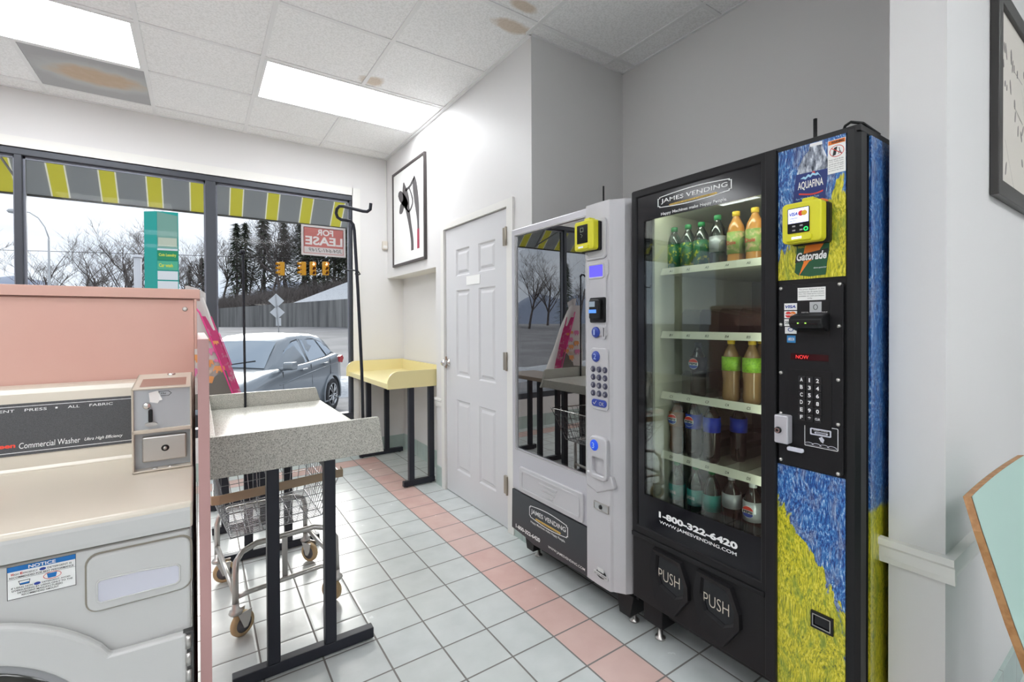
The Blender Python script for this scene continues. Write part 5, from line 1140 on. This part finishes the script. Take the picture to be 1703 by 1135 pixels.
obj('canvas', MB().prism([(4.872, 3.16), (4.875, 3.166), (5.61, 2.400), (5.605, 2.394)], 'x', -4.9, 2.4), m_awn, aw)
obj('valance', B(-4.9, 2.4, 5.603, 5.607, 2.17, 2.396), m_awn, aw) if False else None
obj('front_bar', MB().tube([(-4.9, 5.60, 2.393), (2.4, 5.60, 2.393)], .010, 8), mat('awning_bar', (.11, .11, .11), .5), aw)
for x in (-3.2, -1.20, 2.38):
    obj('support_arm', MB().tube([(x, 4.875, 2.60), (x+.02, 5.59, 2.42)], .009, 6).tube([(x, 4.878, 3.12), (x+.02, 5.585, 2.405)], .008, 6), mat('arm_grey', (.25, .25, .25), .5) if x < -3 else bpy.data.materials['arm_grey'], aw)
# ground
GZ = -.50
m_lot = mat('asphalt_lot', (.17, .17, .18), .8, noise=(2, (.24, .24, .25), .4, .6), bump=(60, .3, .01))
m_road = mat('grey_road', (.16, .16, .17), .8, noise=(.4, (.22, .22, .23), .4, .6))
m_snow = mat('snow', (.55, .57, .60), .7, noise=(3, (.45, .47, .50), .5, .7), bump=(8, .6, .1))
struct('ground', MB().prism([(4.86, GZ), (13, GZ), (13, GZ-.3), (4.86, GZ-.3)], 'x', -60, 60), m_lot)
struct('road', MB().add([(-60, 13, GZ), (60, 13, GZ), (90, 48, 1.05), (-90, 62, .55), (90, 110, 1.1), (-120, 120, .5)], [(0, 1, 2, 3), (3, 2, 4, 5)]), m_road)
struct('building_plinth', B(-6, 6, WY+.15, WY+.20, GZ-.2, .02), mat('plinth_concrete', (.35, .34, .33), .8))
kb = MB()
rows = []
rnk = random.Random(5)
for i in range(30):
    x = -10+i*1.3; rows.append([(x, 11.6+.3*sin(i*.9)+a, GZ+h_*(.6+.5*rnk.random())) for a, h_ in ((0, 0), (.35, .28), (.9, .42), (1.5, .30), (2.1, .0))])
tag(obj('snow_bank', MB().grid(rows), m_snow, recalc=False), 'low bank of ploughed snow along the edge of the car park', 'snow bank', kind='stuff')
tag(obj('pavement', B(-10, 12, 4.95, 6.6, GZ, GZ+.12), mat('pavement_concrete', (.62, .62, .62), .8)), 'pale concrete pavement just outside the shop window', 'pavement')
# retaining wall far across the road
W1 = Vector((2.27, 71.4)); W2 = Vector((13.4, 51.5)); wd_ = (W2-W1).normalized(); wn_ = Vector((-wd_.y, wd_.x))
if wn_.y < 0: wn_ = -wn_
def wp(a, b_=0): p = W1+wd_*a+wn_*b_; return p
def wz(a): return .9+.020*a, 3.2+.029*a     # base, top
m_conc = mat('stained_concrete', (.38, .38, .38), .8); k = NT(m_conc); P, xyz = k.pos()
k.l(k.ramp(k.noise(P, 1.6, 5, .6, (1, 1, .05)), (.35, (.13, .13, .13)), (.5, (.22, .22, .215)), (.65, (.30, .30, .29))), k.b.inputs['Base Color'])
mw = MB(); A = [-20, -10, 0, 5, 10, 16, 22, 30, 45, 60]
rows = [[(*wp(a), wz(a)[0]-1.5), (*wp(a), wz(a)[1]), (*wp(a, .5), wz(a)[1]), (*wp(a, .5), wz(a)[0]-1.5)] for a in A]
tag(obj('retaining_wall', mw.grid(rows, False), m_conc), 'long stained concrete retaining wall across the road below the wooded hill', 'retaining wall')
# hill
m_hill = mat('winter_hillside', (.12, .105, .09), .9, noise=(.5, (.18, .16, .14), .4, .62))
rows = []
for i in range(26):
    a = -60+6*i; row = []
    for j in range(12):
        b_ = .5+j*5; f = 1/(1+math.exp(-(a+8)/12)); p = wp(a, b_)
        row.append((p.x, p.y, wz(max(a, -20))[1]-.3+(b_-.5)*(.05+.21*f)+.5*sin(a*.3+j)))
    rows.append(row)
struct('hillside', MB().grid(rows), m_hill)
tag(obj('snow_slope', MB().add([(9.1, 60.4, 3.60), (14.2, 51.9, 3.92), (19, 45, 4.3), (21.5, 54.5, 9.2), (15.2, 57.8, 6.35), (12, 59.5, 4.9)], [(0, 1, 2, 3, 4, 5)]), m_snow, recalc=False), 'triangular patch of snow on the bank above the concrete wall', 'snow')
# distant ridge
rows = []
for i in range(40):
    x = -420+i*16; h_ = 26+8*sin(i*.45)+5*sin(i*1.3)
    rows.append([(x, 430, -5), (x, 436, h_*.7), (x, 445, h_), (x, 470, h_*.6)])
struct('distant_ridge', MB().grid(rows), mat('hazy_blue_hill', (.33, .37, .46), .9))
# ---------------- trees
m_bark = mat('grey_bark', (.12, .10, .095), .9, noise=(3, (.22, .19, .18), .45, .6))
m_twig = mat('twig_brown', (.16, .14, .13), .9)
m_conif = mat('conifer_green', (.085, .11, .075), .8, noise=(.9, (.15, .165, .11), .45, .6))
def bare_tree(seed, h, spread=1.0):
    rn = random.Random(seed); tr_ = MB(); tw = MB()
    def branch(p, d, l, r, lv):
        n = 3; pts = [p]; q = Vector(p); dd_ = Vector(d)
        for i in range(n):
            dd_ = (dd_+Vector((rn.uniform(-.22, .22), rn.uniform(-.22, .22), rn.uniform(-.05, .16)))).normalized()
            q = q+dd_*l/n; pts.append(tuple(q))
        tgt = tr_ if lv < 2 else tw
        tgt.tube(pts, [r*(1-.55*i/n) for i in range(n+1)], 5 if lv < 2 else 3, caps=False)
        if lv >= 4: return
        for i in range({0: 8, 1: 5, 2: 4, 3: 4}[lv]):
            t = rn.uniform(.35 if lv == 0 else .25, 1); k_ = min(int(t*n), n-1); a = Vector(pts[k_]); b_ = Vector(pts[k_+1]); s_ = a+(b_-a)*(t*n-k_)
            w_ = rn.uniform(0, 2*pi); out__ = Vector((cos(w_), sin(w_), rn.uniform(.1, .9)))*spread
            nd = (dd_*.55+out__*.75).normalized()
            branch(tuple(s_), nd, l*rn.uniform(.42, .66), max(r*(1-.5*t)*.55, .012), lv+1)
    branch((0, 0, -.5), (0, 0, 1), h*.62, h*.017, 0)
    return tr_, tw
def mesh_of(name, mb, m):
    me = bpy.data.meshes.new(name); me.from_pydata(mb.v, [], mb.f); me.polygons.foreach_set('use_smooth', [True]*len(mb.f)); me.materials.append(m); return me
bt = []
for s_ in range(5):
    a, b_ = bare_tree(40+s_, 12, 1.0 if s_ % 2 else .8); bt.append((mesh_of('trunk', a, m_bark), mesh_of('twigs', b_, m_twig)))
def conifer(seed, h):
    rn = random.Random(seed); m = MB()
    for i in range(1500):
        t = rn.random()**.8; z = h*(.10+.88*t); R = h*.17*(1-t)**.85+.15; w_ = rn.uniform(0, 2*pi); rr = R*rn.uniform(.35, 1.05)
        c_ = Vector((rr*cos(w_), rr*sin(w_), z-.25*rr)); o_ = Vector((cos(w_), sin(w_), -.35+rn.uniform(-.2, .3)))*rn.uniform(.35, .8); sd__ = Vector((-sin(w_), cos(w_), rn.uniform(-.2, .2)))*rn.uniform(.12, .3)
        m.add([c_-o_*.5-sd__*.6, c_-o_*.5+sd__*.6, c_+o_+sd__*.15, c_+o_-sd__*.15], [(0, 1, 2, 3)])
    tk = MB().tube([(0, 0, -.5), (0, 0, h*.96)], [h*.018, .03], 6)
    return m, tk
cf = []
for s_ in range(3):
    a, b_ = conifer(s_, 14); cf.append((mesh_of('foliage', a, m_conif), mesh_of('trunk', b_, m_bark)))
def place_tree(kind, az, dist, h, i, label, group, z=None):
    az = radians(az); x, y = dist*sin(az), dist*cos(az)
    src = (bt if kind == 'b' else cf)[i % (5 if kind == 'b' else 3)]
    r_ = thing('bare_tree' if kind == 'b' else 'conifer', label, 'tree', (x, y, 0), group); s_ = h/(12 if kind == 'b' else 14)
    p_ = Vector((x, y)); rel = p_-W1; b_ = rel.dot(wn_); a = rel.dot(wd_); f = 1/(1+math.exp(-(a+8)/12))
    zz = wz(max(a, -20))[1]-.3+(b_-.5)*(.05+.21*f) if b_ > .5 else .6
    r_.location = (x, y, zz if z is None else z); r_.scale = (s_, s_, s_); r_.rotation_euler = (0, 0, i*1.7)
    for me in src:
        o_ = bpy.data.objects.new(me.name, me); COL.objects.link(o_); o_.parent = r_
rt = random.Random(11)
n_ = 0
for az in [-10.5, -8.6, -7.4, -5.8, -4.9, -3.2, -1.6, -.4, 1.0]:            # bare trees seen through the left window
    place_tree('b', az, rt.uniform(66, 84), {-8.6: 12, -4.9: 14.5, -1.6: 13}.get(az, rt.uniform(9.5, 12)), n_, 'tall bare tree standing against the sky beyond the road', 'bare trees seen through the left window'); n_ += 1
for az in [2.2, 3.0, 4.6, 5.3, 6.4, 7.3, 8.2, 9.4, 10.3, 11.2, 12.2, 13.4, 14.6]:
    place_tree('b', az, rt.uniform(82, 94) if az < 7 else rt.uniform(72, 88), rt.uniform(10, 15), n_, 'bare tree on the wooded hill above the concrete wall', 'bare trees above the concrete wall'); n_ += 1
for az, d_, h in ((3.4, 84, 13), (4.2, 90, 14), (5.9, 86, 15), (7.8, 90, 14), (9.9, 80, 16), (10.8, 76, 17), (11.8, 82, 17), (12.9, 74, 16), (14.2, 72, 16), (15.5, 70, 16)):
    place_tree('c', az, d_, h, n_, 'dark green conifer on the wooded hill above the concrete wall', 'conifers above the concrete wall'); n_ += 1
for az, d_, h in ((-.6, 86, 7), (.4, 84, 8), (-3.6, 80, 5.5)):
    place_tree('c', az, d_, h, n_, 'small conifer among the bare trees beyond the road', 'small conifers beyond the road'); n_ += 1
for az in (-44, -40, -36, -33, -30, -26, -23, -20, -17):             # trees mirrored in the vending machine glass
    place_tree('b', az, rt.uniform(55, 75), rt.uniform(9, 13), n_, 'bare tree beyond the road on the far left, seen in the machine glass', 'trees far to the left', z=.4); n_ += 1
for az in (-42, -38, -31, -28, -24, -19):
    place_tree('c', az, rt.uniform(60, 75), rt.uniform(8, 12), n_, 'conifer beyond the road on the far left, seen in the machine glass', 'conifers far to the left', z=.4); n_ += 1
# brushwood on the hillside: uncountable
bw = MB(); rb = random.Random(9)
for i in range(9000):
    a = rb.uniform(-45, 40); b_ = rb.uniform(.8, 16)
    if a > 9 and a < 24 and b_ < 7: continue
    f = 1/(1+math.exp(-(a+8)/12)); p = wp(a, b_); z = wz(max(a, -20))[1]-.3+(b_-.5)*(.05+.21*f)
    h = rb.uniform(.8, 3.0)*(.55+.6*f); dx_, dy_ = rb.uniform(-.5, .5)*h, rb.uniform(-.5, .5)*h
    bw.add([(p.x-.03, p.y, z), (p.x+.03, p.y, z), (p.x+dx_+.01, p.y+dy_, z+h)], [(0, 1, 2)])
    bw.add([(p.x+dx_*.4, p.y, z+h*.4), (p.x+dx_*.4+.02, p.y, z+h*.36), (p.x-dx_*.8, p.y+.2, z+h*.85)], [(0, 1, 2)])
tag(obj('brushwood', bw, m_twig, recalc=False), 'tangle of leafless brushwood covering the hillside above the wall', 'brushwood', kind='stuff')
# ---------------- street furniture
m_pole = mat('galvanised_pole', (.52, .53, .54), .5, .3)
r_ = thing('street_lamp', 'tall street lamp with a long curved arm seen against the sky', 'street lamp', (-7.8, 41.9, 0))
obj('pole', MB().tube([(-7.8, 41.9, -.2), (-7.8, 41.9, 6.8)], [.085, .055], 8), m_pole, r_)
obj('arm', MB().tube([(-7.8, 41.9, 6.8), (-8.0, 42.05, 7.5), (-8.35, 42.3, 8.1), (-8.8, 42.6, 8.45), (-9.4, 43, 8.55)], .035, 6), m_pole, r_)
obj('lamp_head', MB().lathe([(.0001, -.35), (.12, -.25), (.16, 0), (.12, .25), (.0001, .35)], (-9.6, 43.1, 8.52), 'x', 10), m_pole, r_)
r_ = thing('white_post', 'plain white post standing beside the green pylon sign', 'post', (-3.0, 37, 0))
obj('shaft', MB().tube([(-3.0, 37, 0), (-3.0, 37, 5.35)], .20, 10), mat('post_white', (.70, .70, .72), .6), r_); obj('post_cap', MB().lathe([(.25, 0), (.25, .12), (.0001, .2)], (-3.0, 37, 5.35), 'z', 10), mat('cap_white', (.75, .75, .78), .6), r_)
# pylon sign
def pylon():
    P0 = Vector((-1.42, 25.3, 0)); R_ = Vector((-.66, 25.17, 0)); L_ = Vector((-1.86, 25.66, 0))
    fr_d = (R_-P0).normalized(); r_ = thing('pylon_sign', 'tall green pylon sign with a laundry and car wash listing across the car park', 'sign', (-1.4, 25.4, 0))
    a = P0; e_ = R_; bk_ = L_+(R_-P0)
    zt = 6.10
    foot_ = [(a.x, a.y), (e_.x, e_.y), (bk_.x, bk_.y), (L_.x, L_.y)]
    m_g = mat('teal_sign_body', (.012, .42, .35), .45); m_lg = mat('pale_green_face', (.22, .42, .33), .45); m_gr = mat('green_strip', (.02, .32, .14), .45)
    top = MB().prism(foot_, 'z', -.5, zt); obj('sign_body', top, m_g, r_)
    nf = Vector((fr_d.y, -fr_d.x, 0))
    if nf.y > 0: nf = -nf
    w_ = (R_-P0).length
    def face(x0, x1, z0, z1, m, nm, d=.02, zr=None):
        p0 = P0+fr_d*x0; p1 = P0+fr_d*x1; q = nf*d
        v = [p0+Vector((0, 0, z0)), p1+Vector((0, 0, z0)), p1+Vector((0, 0, zr or z1)), p0+Vector((0, 0, z1))]
        v2 = [a_+q for a_ in v]; mb_ = MB().add(v+v2, [(4, 5, 6, 7), (0, 1, 5, 4), (1, 2, 6, 5), (2, 3, 7, 6), (3, 0, 4, 7)])
        return obj(nm, mb_, m, r_)
    face(.03, w_-.03, 4.55, 6.08, m_lg, 'picture_panel', zr=5.95)
    face(.06, w_-.06, 4.62, 4.98, mat('sign_cream', (.62, .66, .50), .5), 'name_strip', .03)
    face(.03, w_-.03, 4.44, 4.52, m_paper, 'white_rule', .03)
    face(.03, w_-.03, 4.02, 4.42, m_gr, 'laundry_strip', .03); face(.03, w_-.03, 3.60, 3.98, mat('green_strip_pale', (.10, .52, .30), .45), 'car_wash_strip', .03)
    face(.03, w_-.03, 3.18, 3.55, m_paper, 'blank_strip', .03); face(.03, w_-.03, 2.75, 3.12, m_paper, 'blank_strip', .03)
    m_y = mat('sign_yellow', (.75, .80, .10), .5)
    for s_, z, ww in (('Coin Laundry', 4.15, w_-.16), ('Car wash', 3.72, w_-.28)):
        obj('lettering', text_mb(s_, P0+fr_d*.08+nf*.033+Vector((0, 0, z)), fr_d, (0, 0, 1), ww, .16, bold=.04, depth=0), m_y, r_, recalc=False)
pylon()
# warning signs, seen from the back
r_ = thing('road_sign', 'two diamond road signs and a small plate on one leaning post, seen from behind', 'road sign', (4.25, 33.5, .2))
m_sb = mat('sign_back', (.68, .69, .71), .5, .2)
def diamond(x, y, z, s_): return MB().prism([(x-s_, z), (x, z-s_), (x+s_, z), (x, z+s_)], 'y', y, y+.02)
obj('post', MB().tube([(4.32, 33.5, -.2), (4.10, 33.5, 3.1)], .03, 6), mat('post_grey', (.40, .40, .41), .5), r_)
obj('upper_diamond', diamond(4.13, 33.55, 2.72, .46), m_sb, r_); obj('lower_diamond', diamond(4.19, 33.55, 1.98, .43), m_sb, r_); obj('small_plate', B(4.10, 4.40, 33.55, 33.57, 1.12, 1.62), m_sb, r_)
# traffic signals on a span wire
tag(obj('span_wire', MB().tube([(-14, 52, 6.9), (5.17, 39.02, 6.15), (7.9, 37.1, 6.05), (16, 31.5, 6.6)], .02, 5), m_black), 'thin span wire carrying the traffic signals across the junction', 'cable')
m_sig = mat('signal_yellow', (.75, .36, .02), .4); m_lit = emis('signal_lit', (1, .55, .35), 1.6); m_off = mat('signal_lens_dark', (.12, .03, .02), .3)
for i, (x, y, ang, lab) in enumerate(((5.17, 39.02, 70, 'leftmost yellow traffic signal, turned sideways and apart from the others'), (6.50, 38.1, 75, 'second yellow traffic signal from the left, turned sideways'), (7.10, 37.68, 8, 'third yellow traffic signal from the left, facing the shop'), (7.88, 37.15, 12, 'rightmost yellow traffic signal, facing the shop'))):
    r_ = thing('traffic_signal', lab, 'traffic signal', (0, 0, 0), 'traffic signals on the span wire')
    obj('housing', B(-.19, .19, -.15, .15, 4.85, 5.85), m_sig, r_, bevel=.02)
    obj('hanger', MB().tube([(0, 0, 5.85), (0, 0, 6.12)], .03, 6), m_black, r_)
    for j in range(3):
        z = 5.68-.33*j
        ln = obj('lens', MB().lathe([(.0001, -.03), (.10, -.02), (.11, 0), (.0001, 0)], (0, -.155, z), 'y', 14), m_lit if (j == 0 and i > 1) else m_off, r_)
        obj('visor', MB().grid([[(.13*cos(radians(a)), -.155-e_, z+.13*sin(radians(a))) for a in range(-20, 201, 20)] for e_ in (0, .22)]), m_sig, ln, recalc=False)
    r_.location = (x, y, 0); r_.rotation_euler = (0, 0, radians(-ang if i < 2 else ang))
# small building and wall fragments behind
r_ = thing('brick_building', 'small reddish building behind the conifers at the right edge of the window', 'building', (19.5, 62, 6))
obj('walls', B(18.3, 24, 60, 66, 5, 9.2), mat('faded_brick', (.34, .22, .20), .8), r_); obj('roof', B(18, 24.3, 59.7, 66.3, 9.2, 9.5), mat('roof_grey', (.25, .24, .24), .8), r_)
# ================================================================== CAR
def car():
    th = .973
    r_ = thing('parked_car', 'silver grey compact SUV parked outside facing the shop window', 'car', (0, 0, 0))
    r_.location = (.046, 8.494, GZ); r_.rotation_euler = (0, 0, th); ROOT[r_.name] = Vector((0, 0, 0))
    m_car = mat('silver_car_paint', (.24, .27, .30), .28, .5, coat=.6); m_cg = mat('car_glass', (.30, .36, .42), .05, .6, coat=1); m_trim = mat('car_black_trim', (.02, .02, .022), .4)
    m_tire = mat('tyre', (.025, .025, .028), .7); m_rim = mat('alloy_rim', (.55, .56, .57), .25, .9); m_arch = mat('arch_shadow', (.012, .012, .014), .9)
    ST = [(-.86, .50, .28, .58, .64, .40), (-.80, .70, .22, .66, .74, .60), (-.55, .83, .20, .80, .86, .66), (-.2, .875, .19, .90, .955, .70), (.2, .885, .19, .98, 1.02, .72), (.50, .888, .19, 1.02, 1.05, .74), (1.0, .888, .19, 1.035, 1.045, .80), (1.7, .888, .19, 1.05, 1.06, .80), (2.5, .888, .20, 1.09, 1.10, .79), (3.0, .875, .24, 1.13, 1.14, .76), (3.28, .83, .28, 1.10, 1.13, .70), (3.40, .76, .33, 1.0, 1.04, .62), (3.43, .66, .38, .86, .90, .5)]
    rows = []
    for x, w_, zb, zs, zt, wt in ST:
        half = [(0, zb), (w_*.90, zb), (w_*.985, zb+.10), (w_*.97, .42), (w_, .62 if zs > .7 else zs-.08), (w_*.985, zs-.14 if zs > .75 else zs-.02), (w_*.955, zs), ((w_+wt)/2*.98, (zs+zt)/2+.015), (wt*.8, zt+.004), (0, zt+.018)]
        rows.append([(x, -a, z) for a, z in half]+[(x, a, z) for a, z in reversed(half[:-1])][:-1])
    m = MB().grid(rows, True, True); n = len(rows[0]); m.add(rows[0], [tuple(range(n))], True); m.add(rows[-1], [tuple(range(n))], True)
    bd = obj('body', m, m_car, r_)
    CB = [(.46, .70, 1.03, .68, 1.045), (.80, .785, 1.03, .62, 1.27), (1.12, .805, 1.03, .575, 1.475), (1.45, .81, 1.04, .59, 1.575), (1.9, .812, 1.05, .60, 1.605), (2.35, .805, 1.07, .595, 1.59), (2.75, .79, 1.10, .575, 1.535), (3.02, .765, 1.12, .55, 1.46), (3.20, .74, 1.12, .52, 1.30), (3.34, .70, 1.08, .52, 1.12)]
    rows = []
    for x, wb, zb, wt, zt in CB:
        half = [(wb, zb-.05), (wb, zb), (wb+(wt-wb)*.55, zb+(zt-zb)*.55), (wt+.015, zt-.05 if zt-zb > .2 else zt-.01), (wt*.90, zt), (0, zt+.022)]
        rows.append([(x, -a, z) for a, z in half]+[(x, a, z) for a, z in reversed(half[:-1])])
    obj('cabin', MB().grid(rows), m_car, r_)
    def side(x, h, off=.012):
        for i in range(len(CB)-1):
            if CB[i][0] <= x <= CB[i+1][0]:
                t = (x-CB[i][0])/(CB[i+1][0]-CB[i][0]); c_ = [CB[i][q]+(CB[i+1][q]-CB[i][q])*t for q in range(5)]
                s_ = (h-c_[2])/max(.05, c_[4]-.05-c_[2]); return c_[1]+(c_[3]+.015-c_[1])*s_+off
        return .7
    for sg in (-1, 1):
        for P_, nm in (([(.78, 1.075), (1.0, 1.24), (1.28, 1.405), (1.45, 1.46), (1.64, 1.485), (1.71, 1.08)], 'front_side_window'), ([(1.79, 1.085), (1.74, 1.485), (2.10, 1.495), (2.34, 1.475), (2.58, 1.13)], 'rear_side_window'), ([(2.66, 1.14), (2.43, 1.46), (2.66, 1.41), (2.86, 1.31), (3.02, 1.19)], 'quarter_window')):
            o3 = [(x, sg*side(x, z, .006), z) for x, z in P_]; c_x = sum(p[0] for p in P_)/len(P_); c_z = sum(p[1] for p in P_)/len(P_)
            big = [(c_x+(x-c_x)*1.07, c_z+(z-c_z)*1.12) for x, z in P_]
            wt_ = obj('window_trim', MB().add([(x, sg*side(x, z, .003), z) for x, z in big], [tuple(range(len(P_)))]), m_trim, r_, recalc=False)
            obj(nm, MB().add(o3, [tuple(range(len(o3)))]), m_cg, r_, recalc=False)
        def bs(x, z): return sg*(.888+.002)
        for x, z in ((1.38, .975), (2.30, 1.005)):
            h_ = obj('door_handle', MB().prism(rrect(x-.10, x+.10, z-.016, z+.014, .012), 'y', sg*.878, sg*.925), m_car, r_, bevel=.006)
        for pts in ([(.70, .30), (.66, .70), (.70, 1.0)], [(1.72, .26), (1.74, .70), (1.74, 1.04)], [(2.42, .55), (2.60, .78), (2.62, 1.08)]):
            obj('door_seam', MB().tube([(x, sg*(.884 if z < 1 else .86), z) for x, z in pts], .005, 5), m_trim, r_)
        obj('body_crease', MB().tube([(.55, sg*.882, .80), (1.4, sg*.884, .87), (2.3, sg*.882, .93), (3.0, sg*.868, .97)], .010, 6), m_car, r_)
        mr = MB(); mr.prism(rrect(.60, .80, 1.03, 1.16, .04), 'y', sg*.90, sg*1.06); mr.prism(rrect(.66, .74, 1.02, 1.07, .02), 'y', sg*.78, sg*.92)
        obj('side_mirror', mr, m_car, r_, bevel=.02, seg=3)
        obj('tail_light', MB().prism([(3.12, .96), (3.30, .93), (3.38, 1.03), (3.30, 1.10), (3.16, 1.07)], 'y', sg*.70, sg*.862), mat('tail_red', (.45, .02, .03), .25) if sg < 0 else bpy.data.materials['tail_red'], r_, bevel=.01)
        obj('headlight', MB().prism([(-.72, .70), (-.30, .84), (-.28, .78), (-.50, .66), (-.72, .62)], 'y', sg*.62, sg*.83), mat('headlight_clear', (.75, .77, .8), .1, .3) if sg < 0 else bpy.data.materials['headlight_clear'], r_, bevel=.01)
        for wx in (0, 2.67):
            yy = sg*.892
            obj('wheel_arch', MB().ring([(wx+.44*cos(radians(a)), .34+.43*sin(radians(a))) for a in range(-15, 196, 10)]+[(wx-.36, .22), (wx+.36, .22)], [(wx+.385*cos(radians(a)), .34+.375*sin(radians(a))) for a in range(-15, 196, 10)]+[(wx-.34, .25), (wx+.34, .25)], 'y', yy-sg*.05, yy+sg*.012), m_car, r_, bevel=.006)
            obj('arch_liner', MB().prism(circ(wx, .34, .385, 30), 'y', yy-sg*.09, yy-sg*.012), m_arch, r_)
            c_ = (wx, sg*.80, .33)
            wh = obj('wheel', MB().lathe([(.225, sg*-.10), (.31, sg*-.10), (.33, sg*-.07), (.33, sg*.07), (.315, sg*.10), (.235, sg*.105), (.225, sg*.09)], c_, 'y', 32), m_tire, r_)
            rim = MB().lathe([(.232, sg*.098), (.225, sg*.108), (.212, sg*.098), (.205, sg*.03), (.0001, sg*.02)], c_, 'y', 32)
            for q in range(10):
                a = 2*pi*q/10+(.10 if q % 2 else -.10); ca_, sa_ = cos(a), sin(a)
                rim.tube([(wx+.03*ca_, sg*.895, .33+.03*sa_), (wx+.13*ca_, sg*.903, .33+.13*sa_), (wx+.222*ca_, sg*.900, .33+.222*sa_)], [.020, .014, .012], 6)
            rim.lathe([(.0001, sg*.108), (.035, sg*.105), (.045, sg*.09), (.045, sg*.05)], c_, 'y', 16)
            obj('rim', rim, m_rim, wh)
            obj('rim_back', MB().lathe([(.0001, sg*.022), (.205, sg*.028), (.205, sg*.034), (.0001, sg*.03)], c_, 'y', 24), m_trim, wh)
    # windscreen and rear window
    v = [(.52, -.63, 1.085), (.52, .63, 1.085), (.80, .585, 1.275), (1.10, .545, 1.468), (1.10, -.545, 1.468), (.80, -.585, 1.275)]
    def up(p, d): return (p[0]-d*.6, p[1], p[2]+d)
    rows = []
    for x, w_, z in ((.50, .66, 1.078), (.80, .60, 1.296), (1.10, .545, 1.484)):
        rows.append([(x-.008, w_*(-1+2*j/8), z+.020*(1-(-1+2*j/8)**2)) for j in range(9)])
    obj('windscreen', MB().grid(rows), m_cg, r_, recalc=False)
    obj('wiper', MB().tube([(.50, .1, 1.11), (.62, -.45, 1.19)], .007, 5), m_trim, r_)
    rows = [[(3.345-.15*t-.1*t*t, w_*(-1+2*j/6), z) for j in range(7)] for t, w_, z in ((0, .60, 1.16), (1, .48, 1.42))]
    obj('rear_window', MB().grid(rows), m_cg, r_, recalc=False)
    obj('grille', MB().prism(rrect(-.55, .55, .34, .60, .06), 'x', -.885, -.84), m_trim, r_, bevel=.01)
    obj('license_plate', B(-.895, -.885, -.15, .15, .38, .48), m_paper, r_)
car()
